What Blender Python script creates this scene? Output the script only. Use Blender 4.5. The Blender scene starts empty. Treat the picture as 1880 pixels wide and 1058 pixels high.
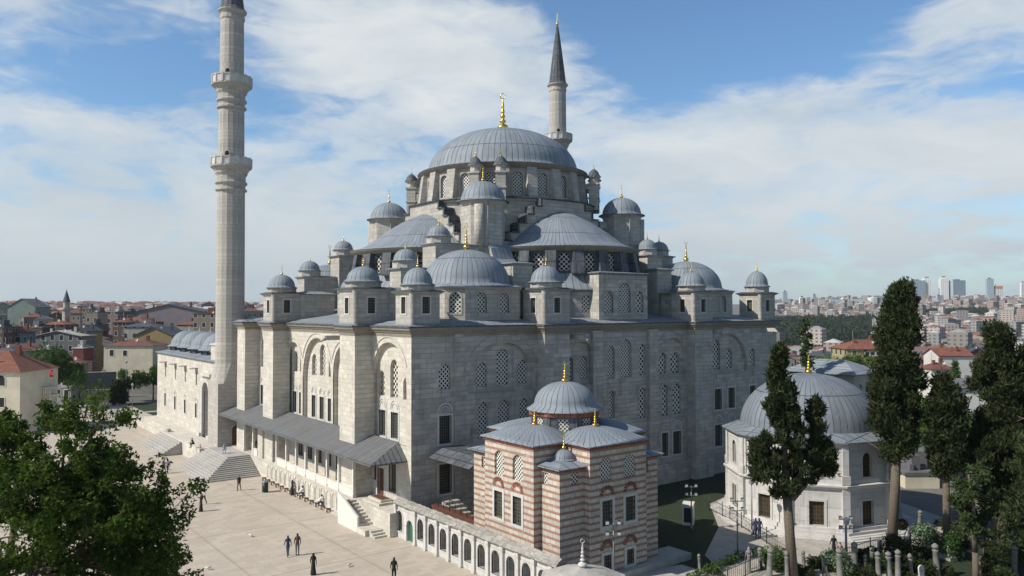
import bpy, bmesh, math, random
from math import sin, cos, pi, radians, atan2, sqrt, tan
from mathutils import Vector, Matrix, noise
from mathutils.geometry import tessellate_polygon
random.seed(7)
SC = bpy.context.scene
COL = SC.collection
CAM = Vector((-66.28, -89.04, 21.0)); YAW = .6512

# ------------------------------------------------------------------ materials
def mat(name, rough=.85):
    m = bpy.data.materials.new(name); m.use_nodes = True
    nt = m.node_tree; b = nt.nodes['Principled BSDF']
    b.inputs['Roughness'].default_value = rough
    return m, nt, b
def nd(nt, t, **k):
    n = nt.nodes.new(t)
    for a, v in k.items():
        if a.startswith('i_'): n.inputs[a[2:].replace('_', ' ')].default_value = v
        else: setattr(n, a, v)
    return n
def L(nt, a, b): nt.links.new(a, b)
def uvn(nt, sx=1, sy=1, rot=0, coord='UV', sz=1):
    t = nd(nt, 'ShaderNodeTexCoord'); mp = nd(nt, 'ShaderNodeMapping')
    mp.inputs['Scale'].default_value = (sx, sy, sz); mp.inputs['Rotation'].default_value = (0, 0, rot)
    L(nt, t.outputs[coord], mp.inputs['Vector']); return mp.outputs['Vector']
def ramp(nt, fac, stops):
    r = nd(nt, 'ShaderNodeValToRGB'); e = r.color_ramp.elements
    while len(e) < len(stops): e.new(.5)
    for i, (p, c) in enumerate(stops): e[i].position = p; e[i].color = tuple(c) + (1,) if len(c) == 3 else c
    L(nt, fac, r.inputs['Fac']); return r.outputs['Color']
def mix(nt, fac, a, b, mode='MIX'):
    m = nd(nt, 'ShaderNodeMix', data_type='RGBA', blend_type=mode)
    for s, v in ((m.inputs[0], fac), (m.inputs[6], a), (m.inputs[7], b)):
        if hasattr(v, 'links') or hasattr(v, 'is_linked'): L(nt, v, s)
        elif isinstance(v, (int, float)): s.default_value = v
        else: s.default_value = tuple(v) + (1,) if len(v) == 3 else v
    return m.outputs[2]
def noi(nt, vec, scale, detail=4, rough=.6, dist=0):
    n = nd(nt, 'ShaderNodeTexNoise'); n.inputs['Scale'].default_value = scale; n.inputs['Detail'].default_value = detail
    n.inputs['Roughness'].default_value = rough; n.inputs['Distortion'].default_value = dist
    L(nt, vec, n.inputs['Vector']); return n.outputs['Fac']
def mth(nt, op, a, b=None, c=None):
    m = nd(nt, 'ShaderNodeMath', operation=op)
    for i, v in enumerate((a, b, c)):
        if v is None: continue
        if isinstance(v, (int, float)): m.inputs[i].default_value = v
        else: L(nt, v, m.inputs[i])
    return m.outputs[0]
def bump(nt, b, h, dist, strength=1):
    n = nd(nt, 'ShaderNodeBump'); n.inputs['Distance'].default_value = dist; n.inputs['Strength'].default_value = strength
    L(nt, h, n.inputs['Height']); L(nt, n.outputs['Normal'], b.inputs['Normal'])
def plain(name, c, rough=.8, metal=0, var=.12, sc=3.):
    m, nt, b = mat(name, rough); b.inputs['Metallic'].default_value = metal
    v = nd(nt, 'ShaderNodeTexCoord').outputs['Object']
    f = noi(nt, v, sc, 5)
    L(nt, ramp(nt, f, [(.25, [x*(1-var) for x in c]), (.75, [min(1, x*(1+var)) for x in c])]), b.inputs['Base Color'])
    return m
def stone(name, c1, c2, bw=1.15, bh=.48, mortar=.35, blotch=.45, stain=(.2, .18, .15), stainamt=.5):
    m, nt, b = mat(name, .9)
    v = uvn(nt)
    br = nd(nt, 'ShaderNodeTexBrick', offset=.5)
    br.inputs['Color1'].default_value = (*c1, 1); br.inputs['Color2'].default_value = (*c2, 1)
    br.inputs['Mortar'].default_value = tuple(x*(1-mortar) for x in c1) + (1,)
    br.inputs['Scale'].default_value = 1; br.inputs['Mortar Size'].default_value = .018; br.inputs['Mortar Smooth'].default_value = .3
    br.inputs['Bias'].default_value = 0; br.inputs['Brick Width'].default_value = bw; br.inputs['Row Height'].default_value = bh
    L(nt, v, br.inputs['Vector'])
    n1 = noi(nt, v, .35, 6, .65, .3)
    n2 = noi(nt, uvn(nt, .25, 2.2), 1.6, 5, .7)
    n3 = noi(nt, uvn(nt, 1.5, .14), 1., 5, .72); n5 = noi(nt, uvn(nt, .8, 1.9), 1.1, 2, .5); n6 = noi(nt, v, .09, 3, .6)
    c = mix(nt, mth(nt, 'MULTIPLY', ramp(nt, n1, [(.35, (0, 0, 0)), (.7, (1, 1, 1))]), blotch), br.outputs['Color'], [x*.72 for x in c2])
    c = mix(nt, mth(nt, 'MULTIPLY', ramp(nt, n2, [(.5, (0, 0, 0)), (.72, (1, 1, 1))]), .22), c, [min(1, x*1.18) for x in c1])
    c = mix(nt, mth(nt, 'MULTIPLY', ramp(nt, n3, [(.53, (0, 0, 0)), (.70, (1, 1, 1))]), stainamt), c, stain)
    c = mix(nt, mth(nt, 'MULTIPLY', ramp(nt, n5, [(.58, (0, 0, 0)), (.64, (1, 1, 1))]), .42), c, [c1[0]*.62, c1[1]*.58, c1[2]*.52])
    c = mix(nt, mth(nt, 'MULTIPLY', ramp(nt, n6, [(.4, (0, 0, 0)), (.65, (1, 1, 1))]), .22), c, [c1[0]*.75, c1[1]*.76, c1[2]*.8])
    L(nt, c, b.inputs['Base Color'])
    bump(nt, b, mth(nt, 'ADD', mth(nt, 'MULTIPLY', br.outputs['Fac'], -1), mth(nt, 'MULTIPLY', n1, .8)), .035)
    return m
def lead(name, c=(.198, .232, .270), w=1., h=4.2, rough=.68, streak=.55):
    m, nt, b = mat(name, rough); b.inputs['Metallic'].default_value = 0.; b.inputs['Specular IOR Level'].default_value = .35
    v = uvn(nt)
    br = nd(nt, 'ShaderNodeTexBrick', offset=0)
    br.inputs['Color1'].default_value = (*[x*1.1 for x in c], 1); br.inputs['Color2'].default_value = (*[x*.86 for x in c], 1)
    br.inputs['Mortar'].default_value = tuple(x*.2 for x in c) + (1,)
    br.inputs['Scale'].default_value = 1; br.inputs['Mortar Size'].default_value = .06; br.inputs['Mortar Smooth'].default_value = .3
    br.inputs['Brick Width'].default_value = w; br.inputs['Row Height'].default_value = h
    L(nt, v, br.inputs['Vector'])
    n1 = noi(nt, uvn(nt, 2.2, .3), 1.3, 5, .7); n2 = noi(nt, nd(nt, 'ShaderNodeTexCoord').outputs['Object'], .45, 5, .6); n4 = noi(nt, nd(nt, 'ShaderNodeTexCoord').outputs['Object'], 1.6, 6, .75)
    cc = mix(nt, mth(nt, 'MULTIPLY', ramp(nt, n1, [(.4, (0, 0, 0)), (.75, (1, 1, 1))]), streak), br.outputs['Color'], (.33, .35, .37))
    cc = mix(nt, mth(nt, 'MULTIPLY', ramp(nt, n2, [(.45, (0, 0, 0)), (.7, (1, 1, 1))]), .4), cc, (.12, .15, .19))
    cc = mix(nt, mth(nt, 'MULTIPLY', ramp(nt, n4, [(.52, (0, 0, 0)), (.72, (1, 1, 1))]), .4), cc, (.30, .30, .30))
    L(nt, cc, b.inputs['Base Color']); bump(nt, b, mth(nt, 'ADD', mth(nt, 'MULTIPLY', br.outputs['Fac'], 1), mth(nt, 'MULTIPLY', n4, .5)), .07)
    return m
def lattice(name, c=(.55, .55, .52), s=.31, hole=.37):
    m, nt, b = mat(name, .9)
    v = uvn(nt, 1/s, 1/s, pi/4)
    vo = nd(nt, 'ShaderNodeTexVoronoi', voronoi_dimensions='2D'); vo.inputs['Randomness'].default_value = 0; vo.inputs['Scale'].default_value = 1
    L(nt, v, vo.inputs['Vector'])
    f = ramp(nt, vo.outputs['Distance'], [(hole-.03, (0, 0, 0)), (hole+.03, (1, 1, 1))])
    L(nt, mix(nt, f, (.012, .014, .018), c), b.inputs['Base Color']); bump(nt, b, f, .05)
    return m
def grille(name, bar=(.09, .085, .06), bg=(.006, .008, .008), s=.22):
    m, nt, b = mat(name, .6)
    br = nd(nt, 'ShaderNodeTexBrick', offset=0); L(nt, uvn(nt), br.inputs['Vector'])
    br.inputs['Color1'].default_value = (*bg, 1); br.inputs['Color2'].default_value = (*[x*2.5 for x in bg], 1); br.inputs['Mortar'].default_value = (*bar, 1)
    br.inputs['Scale'].default_value = 1; br.inputs['Mortar Size'].default_value = .035; br.inputs['Brick Width'].default_value = s; br.inputs['Row Height'].default_value = s*1.25
    L(nt, br.outputs['Color'], b.inputs['Base Color']); return m
def facade(name, wall, win=(.03, .035, .045), bw=2.6, bh=3.0, trim=.75):
    m, nt, b = mat(name, .9)
    t = nd(nt, 'ShaderNodeTexCoord'); sp = nd(nt, 'ShaderNodeSeparateXYZ'); L(nt, t.outputs['UV'], sp.inputs[0])
    fu = mth(nt, 'FRACT', mth(nt, 'DIVIDE', sp.outputs[0], bw)); fv = mth(nt, 'FRACT', mth(nt, 'DIVIDE', sp.outputs[1], bh))
    def band(x, a, c): return mth(nt, 'MULTIPLY', mth(nt, 'GREATER_THAN', x, a), mth(nt, 'LESS_THAN', x, c))
    w = mth(nt, 'MULTIPLY', band(fu, .3, .68), band(fv, .32, .8)); fr = mth(nt, 'MULTIPLY', band(fu, .25, .73), band(fv, .27, .84))
    oi = nd(nt, 'ShaderNodeObjectInfo')
    n1 = noi(nt, uvn(nt, .5, .15), 1.3, 5)
    c = mix(nt, mth(nt, 'MULTIPLY', n1, .5), wall, [x*.55 for x in wall])
    c = mix(nt, mth(nt, 'MULTIPLY', fr, trim), c, (.5, .5, .48)); c = mix(nt, w, c, win)
    L(nt, c, b.inputs['Base Color'])
    L(nt, mth(nt, 'SUBTRACT', .9, mth(nt, 'MULTIPLY', w, .6)), b.inputs['Roughness'])
    return m
def tiles(name, c):
    m, nt, b = mat(name, .9)
    br = nd(nt, 'ShaderNodeTexBrick', offset=.5); L(nt, uvn(nt), br.inputs['Vector'])
    br.inputs['Color1'].default_value = (*c, 1); br.inputs['Color2'].default_value = (*[x*.65 for x in c], 1); br.inputs['Mortar'].default_value = (*[x*.35 for x in c], 1)
    br.inputs['Scale'].default_value = 1; br.inputs['Mortar Size'].default_value = .04; br.inputs['Brick Width'].default_value = .5; br.inputs['Row Height'].default_value = .6
    n = noi(nt, uvn(nt), .6, 5)
    L(nt, mix(nt, mth(nt, 'MULTIPLY', ramp(nt, n, [(.4, (0, 0, 0)), (.7, (1, 1, 1))]), .6), br.outputs['Color'], [x*.5 for x in c]), b.inputs['Base Color']); return m
def foliage(name, c, var=.5, trans=.3):
    m, nt, b = mat(name, .9); b.inputs['Specular IOR Level'].default_value = .15
    g = nd(nt, 'ShaderNodeNewGeometry'); n = noi(nt, nd(nt, 'ShaderNodeTexCoord').outputs['Object'], .8, 3)
    r = mth(nt, 'ADD', mth(nt, 'MULTIPLY', g.outputs['Random Per Island'], .6), mth(nt, 'MULTIPLY', n, .5))
    col = ramp(nt, r, [(.15, [x*(1-var) for x in c]), (.85, [x*(1+var) for x in c])])
    L(nt, col, b.inputs['Base Color'])
    tr = nd(nt, 'ShaderNodeBsdfTranslucent'); L(nt, mix(nt, .35, col, (.2, .3, .03)), tr.inputs['Color'])
    ms = nd(nt, 'ShaderNodeMixShader'); ms.inputs[0].default_value = trans
    L(nt, b.outputs[0], ms.inputs[1]); L(nt, tr.outputs[0], ms.inputs[2])
    L(nt, ms.outputs[0], nt.nodes['Material Output'].inputs['Surface'])
    return m

M = {}
M['stone'] = stone('mosque_limestone', (.65, .61, .535), (.5, .47, .41), mortar=.16, blotch=.6, stainamt=.5, stain=(.30, .265, .215))
M['stone_shade'] = stone('weathered_shaded_limestone', (.55, .52, .465), (.33, .312, .28), blotch=.6, mortar=.25, stainamt=.7, stain=(.15, .14, .13))  # streaked, darker copy of the mosque limestone; wall shade put into its colour
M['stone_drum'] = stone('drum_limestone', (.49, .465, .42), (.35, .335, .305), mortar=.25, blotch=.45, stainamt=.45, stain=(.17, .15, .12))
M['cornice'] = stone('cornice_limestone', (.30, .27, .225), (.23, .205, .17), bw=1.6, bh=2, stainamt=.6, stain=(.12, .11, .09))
M['marble'] = stone('pale_marble', (.58, .565, .54), (.5, .49, .47), bw=2.2, bh=1.3, mortar=.3, blotch=.35, stain=(.27, .26, .25), stainamt=.5)
M['step_stone'] = stone('worn_step_stone', (.46, .44, .41), (.38, .365, .34), bw=1.8, bh=.9, blotch=.5, stainamt=.5)
M['marble_frame'] = plain('marble_frame', (.5, .49, .465), .7, var=.15)
M['minaret'] = stone('minaret_limestone', (.48, .455, .41), (.37, .352, .32), bw=1.2, bh=.5, mortar=.15, blotch=.45, stainamt=.5, stain=(.2, .18, .15))
M['lead'] = lead('dome_lead')
M['lead_roof'] = lead('roof_lead', (.21, .235, .26), .75, 5.5)
M['lead_dark'] = lead('old_dark_lead', (.06, .067, .078), 1.0, 1.4, streak=.18)
M['lead_gallery'] = lead('gallery_lead', (.125, .125, .125), .55, 30, streak=.22)
M['lead_tomb'] = lead('tomb_dome_lead', (.155, .182, .21), streak=.4)
M['gold'] = plain('gilded_copper', (.83, .56, .14), .28, 1., .08)
M['bronze'] = plain('dull_bronze', (.12, .1, .07), .5, .6)
M['drum_spout'] = plain('spout_limestone', (.42, .4, .36), .9)
M['lattice'] = lattice('plaster_lattice', (.6, .59, .55), .32, .34)
M['lattice_fine'] = lattice('fine_plaster_lattice', (.62, .6, .55), .23, .35)
M['lattice_light'] = lattice('light_plaster_lattice', (.62, .58, .5), .4, .4)
M['grille'] = grille('iron_window_grille')
M['grille_gold'] = grille('bronze_window_grille', (.075, .048, .02), (.012, .009, .005), .3)
M['dark'] = plain('dark_opening', (.012, .012, .014), .9)
M['wood'] = plain('dark_brown_wood', (.10, .04, .025), .7, var=.3)
M['green_door'] = plain('green_painted_door', (.02, .11, .07), .5)
M['trim_white'] = plain('white_trim', (.62, .6, .56), .7)
M['metal'] = plain('grey_metal', (.2, .21, .22), .5, .3)
M['metal_dark'] = plain('dark_metal', (.03, .035, .035), .5, .3)
M['glass'] = plain('lamp_glass', (.5, .52, .52), .2)
M['bark'] = plain('tree_bark', (.115, .092, .07), .95, var=.4, sc=6)
M['gravestone'] = plain('weathered_shaded_grave_marble', (.17, .165, .15), .9, var=.35, sc=3)  # old marble, base colour lowered to carry the shade over the graves
M['concrete'] = plain('old_concrete', (.36, .34, .31), .9, var=.25, sc=1)

def stripes():
    m, nt, b = mat('brick_and_stone_courses', .9)
    t = nd(nt, 'ShaderNodeTexCoord'); sp = nd(nt, 'ShaderNodeSeparateXYZ'); L(nt, t.outputs['UV'], sp.inputs[0])
    wob = mth(nt, 'MULTIPLY', mth(nt, 'SUBTRACT', noi(nt, uvn(nt), 1.3, 4), .5), .12)
    fv = mth(nt, 'FRACT', mth(nt, 'DIVIDE', mth(nt, 'ADD', sp.outputs[1], wob), .5))
    isb = mth(nt, 'MULTIPLY', mth(nt, 'LESS_THAN', fv, mth(nt, 'ADD', .26, mth(nt, 'MULTIPLY', noi(nt, uvn(nt), .7, 3), .22))), ramp(nt, noi(nt, uvn(nt, .9, 2.5), 1.2, 4, .7), [(.33, (.25, .25, .25)), (.42, (.92, .92, .92))]))
    br = nd(nt, 'ShaderNodeTexBrick', offset=.5); L(nt, t.outputs['UV'], br.inputs['Vector'])
    br.inputs['Color1'].default_value = (.56, .51, .43, 1); br.inputs['Color2'].default_value = (.42, .385, .33, 1); br.inputs['Mortar'].default_value = (.22, .17, .14, 1)
    br.inputs['Scale'].default_value = 1; br.inputs['Mortar Size'].default_value = .018; br.inputs['Brick Width'].default_value = .62; br.inputs['Row Height'].default_value = .5
    b2 = nd(nt, 'ShaderNodeTexBrick', offset=.5); L(nt, t.outputs['UV'], b2.inputs['Vector'])
    b2.inputs['Color1'].default_value = (.31, .115, .075, 1); b2.inputs['Color2'].default_value = (.22, .085, .06, 1); b2.inputs['Mortar'].default_value = (.33, .24, .2, 1)
    b2.inputs['Scale'].default_value = 1; b2.inputs['Mortar Size'].default_value = .012; b2.inputs['Brick Width'].default_value = .3; b2.inputs['Row Height'].default_value = .09
    n = noi(nt, uvn(nt), .8, 5)
    c = mix(nt, isb, br.outputs['Color'], b2.outputs['Color'])
    c = mix(nt, mth(nt, 'MULTIPLY', ramp(nt, n, [(.42, (0, 0, 0)), (.72, (1, 1, 1))]), .35), c, (.25, .21, .185))
    L(nt, c, b.inputs['Base Color']); bump(nt, b, fv, .01); return m
M['stripes'] = stripes()
M['brick'] = tiles('red_brick', (.32, .12, .085))
def plaza_mat():
    m, nt, b = mat('plaza_stone_paving', .85)
    br = nd(nt, 'ShaderNodeTexBrick', offset=.5); L(nt, uvn(nt), br.inputs['Vector'])
    br.inputs['Color1'].default_value = (.48, .42, .345, 1); br.inputs['Color2'].default_value = (.40, .35, .285, 1); br.inputs['Mortar'].default_value = (.32, .285, .24, 1)
    br.inputs['Scale'].default_value = 1; br.inputs['Mortar Size'].default_value = .015; br.inputs['Brick Width'].default_value = 1.4; br.inputs['Row Height'].default_value = .7
    b2 = nd(nt, 'ShaderNodeTexBrick', offset=0); L(nt, uvn(nt), b2.inputs['Vector'])
    b2.inputs['Color1'].default_value = (1, 1, 1, 1); b2.inputs['Color2'].default_value = (.95, .95, .95, 1); b2.inputs['Mortar'].default_value = (.80, .77, .74, 1)
    b2.inputs['Scale'].default_value = 1; b2.inputs['Mortar Size'].default_value = .12; b2.inputs['Brick Width'].default_value = 9; b2.inputs['Row Height'].default_value = 14
    n = noi(nt, uvn(nt, .35, .12), 1, 6, .7); n2 = noi(nt, uvn(nt), 2.2, 4, .8)
    c = mix(nt, 1, br.outputs['Color'], b2.outputs['Color'], 'MULTIPLY')
    c = mix(nt, mth(nt, 'MULTIPLY', ramp(nt, n, [(.42, (0, 0, 0)), (.7, (1, 1, 1))]), .5), c, (.36, .30, .24))
    c = mix(nt, mth(nt, 'MULTIPLY', ramp(nt, n2, [(.60, (0, 0, 0)), (.68, (1, 1, 1))]), .4), c, (.56, .53, .48))
    n3 = noi(nt, uvn(nt), .9, 6, .8); c = mix(nt, mth(nt, 'MULTIPLY', ramp(nt, n3, [(.58, (0, 0, 0)), (.7, (1, 1, 1))]), .4), c, (.27, .22, .17))
    L(nt, c, b.inputs['Base Color']); return m
M['plaza'] = plaza_mat()
def ground_mat(name, a, b_, sc=.5):
    m, nt, b = mat(name, .95); v = nd(nt, 'ShaderNodeTexCoord').outputs['Object']
    n = noi(nt, v, sc, 8, .7)
    L(nt, ramp(nt, n, [(.35, a), (.65, b_)]), b.inputs['Base Color']); bump(nt, b, n, .2); return m
M['lawn'] = ground_mat('lawn_grass', (.012, .021, .007), (.022, .038, .011), 1.5)
M['asphalt'] = ground_mat('grey_asphalt', (.12, .115, .105), (.17, .16, .15), .6)
M['path'] = ground_mat('pale_path_paving', (.32, .30, .26), (.42, .39, .34), .8)
M['terrain'] = ground_mat('city_ground', (.09, .09, .085), (.16, .15, .13), .02)
M['leaf'] = foliage('plane_tree_leaves', (.045, .078, .013), .75, .25)
M['cypress'] = foliage('cypress_leaves', (.026, .035, .014), .85, .06)
M['pine'] = foliage('pine_needles', (.04, .06, .022), .5, .1)
M['shrub'] = foliage('shrub_leaves', (.05, .09, .025), .6, .2)
M['pale_shrub'] = foliage('pale_shrub_leaves', (.14, .2, .12), .6, .2)
M['cityleaf'] = foliage('city_tree_leaves', (.05, .095, .025), .5, .15)
M['woods'] = foliage('far_wood_leaves', (.022, .038, .022), .5, 0)

# ------------------------------------------------------------------ mesh builder
class MB:
    def __init__(s): s.v = []; s.f = []; s.uv = []; s.sm = []; s.mi = []
    def face(s, pts, uv=None, smooth=False, mi=0):
        i = len(s.v); s.v += [tuple(p) for p in pts]; s.f.append(tuple(range(i, i+len(pts)))); s.uv.append(uv); s.sm.append(smooth); s.mi.append(mi)
    def box(s, x0, x1, y0, y1, z0, z1, mi=0):
        P = [(x0, y0), (x1, y0), (x1, y1), (x0, y1)]
        s.prism(P, z0, z1, mi=mi)
    def prism(s, P, z0, z1, P1=None, mi=0, bottom=True, top=True):
        Q = P1 or P; n = len(P)
        for i in range(n):
            j = (i+1) % n
            s.face([(*P[i], z0), (*P[j], z0), (*Q[j], z1), (*Q[i], z1)], mi=mi)
        if top: s.face([(*q, z1) for q in Q], mi=mi)
        if bottom: s.face([(*q, z0) for q in P[::-1]], mi=mi)
    def obox(s, c, sx, sy, z0, z1, rot=0, mi=0):
        R = [(cos(rot)*a-sin(rot)*b+c[0], sin(rot)*a+cos(rot)*b+c[1]) for a, b in ((-sx/2, -sy/2), (sx/2, -sy/2), (sx/2, sy/2), (-sx/2, sy/2))]
        s.prism(R, z0, z1, mi=mi)
    def lathe(s, prof, c=(0, 0), n=48, a0=0, a1=2*pi, ribs=None, smooth=True, mi=0, vs=1):
        ribs = ribs or n; al = 0
        for k in range(len(prof)-1):
            (r0, z0), (r1, z1) = prof[k], prof[k+1]; d = math.hypot(r1-r0, z1-z0)*vs
            for i in range(n):
                t0 = a0+(a1-a0)*i/n; t1 = a0+(a1-a0)*(i+1)/n
                u0 = ribs*i/n; u1 = ribs*(i+1)/n
                p = [(c[0]+r0*cos(t0), c[1]+r0*sin(t0), z0), (c[0]+r0*cos(t1), c[1]+r0*sin(t1), z0), (c[0]+r1*cos(t1), c[1]+r1*sin(t1), z1), (c[0]+r1*cos(t0), c[1]+r1*sin(t0), z1)]
                q = [(u0, al), (u1, al), (u1, al+d), (u0, al+d)]
                if r1 < 1e-4: p.pop(3); q.pop(3)
                elif r0 < 1e-4: p.pop(1); q.pop(1)
                s.face(p, q, smooth, mi)
            al += d
    def tube(s, p0, p1, r0, r1=None, n=6, cap=True, mi=0):
        p0 = Vector(p0); p1 = Vector(p1); r1 = r0 if r1 is None else r1
        d = (p1-p0).normalized(); a = d.orthogonal().normalized(); b = d.cross(a)
        A = [p0+(a*cos(2*pi*i/n)+b*sin(2*pi*i/n))*r0 for i in range(n)]; B = [p1+(a*cos(2*pi*i/n)+b*sin(2*pi*i/n))*r1 for i in range(n)]
        for i in range(n):
            j = (i+1) % n; s.face([A[i], A[j], B[j], B[i]], smooth=True, mi=mi)
        if cap: s.face(A[::-1], mi=mi); s.face(B, mi=mi)
    def offset_strip(s, pts, prof, mi=0, capz=None):
        n = len(pts)
        area = sum(pts[i][0]*pts[(i+1) % n][1]-pts[(i+1) % n][0]*pts[i][1] for i in range(n))
        sg = 1 if area > 0 else -1
        def off(o):
            out = []
            for i in range(n):
                a, b, c = Vector(pts[i-1]), Vector(pts[i]), Vector(pts[(i+1) % n])
                d1 = (b-a).normalized(); d2 = (c-b).normalized()
                n1 = Vector((d1.y, -d1.x))*sg; n2 = Vector((d2.y, -d2.x))*sg
                m = (n1+n2); q = m.length_squared
                out.append(tuple(b+m*(2*o/q)) if q > .05 else tuple(b+n1*o))
            return out
        rings = [(off(o), z) for o, z in prof]
        for (A, za), (B, zb) in zip(rings, rings[1:]):
            for i in range(n):
                j = (i+1) % n; s.face([(*A[i], za), (*A[j], za), (*B[j], zb), (*B[i], zb)], mi=mi)
        if capz is not None:
            A, z = rings[-1]; tr = tessellate_polygon([[Vector((*p, 0)) for p in A]])
            for t in tr: s.face([(*A[k], z) for k in t], mi=mi)
    def build(s, name, material, parent=None, props=None, loc=None):
        me = bpy.data.meshes.new(name)
        if loc is not None:
            lx, ly, lz = loc; vv = [(a-lx, b-ly, c-lz) for a, b, c in s.v]
        else: vv = s.v
        me.from_pydata(vv, [], s.f)
        ul = me.uv_layers.new(name='UVMap').data; li = 0
        for fi, f in enumerate(s.f):
            uv = s.uv[fi]
            if uv is None:
                p = [Vector(s.v[k]) for k in f]; nrm = Vector((0, 0, 0))
                for k in range(len(p)):
                    a, b = p[k], p[(k+1) % len(p)]; nrm += a.cross(b)
                if nrm.length > 1e-9: nrm.normalize()
                if abs(nrm.z) > .8: uv = [(q.x, q.y) for q in p]
                else:
                    t = Vector((-nrm.y, nrm.x, 0)); t = t.normalized() if t.length > 1e-6 else Vector((1, 0, 0))
                    w = nrm.cross(t); 
                    if abs(nrm.z) < .3: uv = [(q.dot(t), q.z) for q in p]
                    else: uv = [(q.dot(t), q.dot(w)) for q in p]
            for k in range(len(f)): ul[li].uv = uv[k]; li += 1
        me.polygons.foreach_set('use_smooth', s.sm); me.polygons.foreach_set('material_index', s.mi)
        for q in (material if isinstance(material, (list, tuple)) else [material]): me.materials.append(q)
        bm = bmesh.new(); bm.from_mesh(me); bmesh.ops.remove_doubles(bm, verts=bm.verts, dist=.0005)
        bmesh.ops.recalc_face_normals(bm, faces=bm.faces); bm.to_mesh(me); bm.free()
        o = bpy.data.objects.new(name, me); COL.objects.link(o)
        if loc is not None: o.location = loc
        if parent is not None:
            o.parent = parent
            if loc is None: o.location = -Vector(parent.location) if parent.parent is None else Vector((0, 0, 0))
            else: o.location = Vector(loc)-Vector(parent.location)
        if props: tag(o, **props)
        return o
def tag(o, label=None, cat=None, group=None, kind=None):
    if label: o['label'] = label
    if cat: o['category'] = cat
    if group: o['group'] = group
    if kind: o['kind'] = kind
    return o
def empty(name, loc=(0, 0, 0), rz=0, **k):
    o = bpy.data.objects.new(name, None); COL.objects.link(o); o.location = loc; o.rotation_euler = (0, 0, rz); o.empty_display_size = .5
    return tag(o, **k)
def sub(m, name, material, parent, label=None):
    """a sub-part: parent is itself a part already shifted by its root's location"""
    o = m.build(name, material); o.parent = parent; o.location = (0, 0, 0)
    if label: o['label'] = label
    return o
def copy_tree(o, parent=None):
    c = o.copy(); COL.objects.link(c); c.parent = parent
    for ch in o.children: copy_tree(ch, c)
    return c

# ------------------------------------------------------------------ architecture helpers
class Fr:
    def __init__(s, o, U, N): s.o = Vector(o); s.U = Vector(U).normalized(); s.N = Vector(N).normalized()
    def p(s, u, z, d=0): return s.o+s.U*u+Vector((0, 0, z))-s.N*d
def arch(u0, u1, z0, z1, k=.6, n=7):
    w = u1-u0; zs = z1-w*k; c = (u0+u1)/2; out = [(u0, z0), (u1, z0)]
    for i in range(n+1):
        t = pi/2*i/n; out.append((c+w/2*cos(t)**.9 if t < pi/2-1e-6 else c, zs+w*k*sin(t)))
    for i in range(n-1, -1, -1):
        t = pi/2*i/n; out.append((c-w/2*cos(t)**.9, zs+w*k*sin(t)))
    return out
def rect(u0, u1, z0, z1): return [(u0, z0), (u1, z0), (u1, z1), (u0, z1)]
def panel(m, F, outer, holes, d=0, mi=0):
    loops = [outer]+[h[0] for h in holes]; flat = [q for l in loops for q in l]
    for t in tessellate_polygon([[Vector((u, z, 0)) for u, z in l] for l in loops]):
        m.face([F.p(*flat[k], d) for k in t], [flat[k] for k in t], mi=mi)
    for l, dep in holes:
        for i in range(len(l)):
            a, b = l[i], l[(i+1) % len(l)]
            m.face([F.p(*a, d), F.p(*b, d), F.p(*b, d+dep), F.p(*a, d+dep)], [(a[0], a[1]), (b[0], b[1]), (b[0]+dep, b[1]), (a[0]+dep, a[1])], mi=mi)
def pane(F, loop, d, name, material, parent, subp=False):
    m = MB(); cu = sum(a for a, b in loop)/len(loop); k = .72 if (F.N.y < -.9 and cu > 1.5 and 'attice' in name and F.o.y > -26 and F.o.x == 0) else 1
    m.face([F.p(u, z, d) for u, z in loop], [((u-cu)*k, z*k) for u, z in loop])
    m.face([F.p(u, z, d+.12) for u, z in loop], [((u-cu)*k, z*k) for u, z in loop])
    if subp: return sub(m, name, material, parent)
    return m.build(name, material, parent)
def grow(loop, g):
    us = [a for a, b in loop]; zs = [b for a, b in loop]; cu = (min(us)+max(us))/2; cz = (min(zs)+max(zs))/2
    su = (max(us)-min(us)+2*g)/(max(us)-min(us)); sz = (max(zs)-min(zs)+2*g)/(max(zs)-min(zs))
    return [(cu+(a-cu)*su, cz+(b-cz)*sz) for a, b in loop]
def ring(m, F, inner, g, out=.05, d=0, mi=0):
    O = grow(inner, g)
    for i in range(len(inner)):
        j = (i+1) % len(inner); a, b, A, B = inner[i], inner[j], O[i], O[j]
        m.face([F.p(*a, d-out), F.p(*b, d-out), F.p(*B, d-out), F.p(*A, d-out)], mi=mi)
        m.face([F.p(*A, d-out), F.p(*B, d-out), F.p(*B, d+.02), F.p(*A, d+.02)], mi=mi)
        m.face([F.p(*a, d-out), F.p(*b, d-out), F.p(*b, d+.1), F.p(*a, d+.1)], mi=mi)
def lat_window(F, loop, d, parent, material='lattice', frame=None):
    if frame:
        m = MB(); ring(m, F, loop, frame, .04, d-.3 if d > .3 else d)
        w = m.build('window_surround', M['marble_frame'], parent)
        pane(F, loop, d, 'lattice', M[material], w, True); return w
    return pane(F, loop, d, 'lattice_window', M[material], parent)
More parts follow.
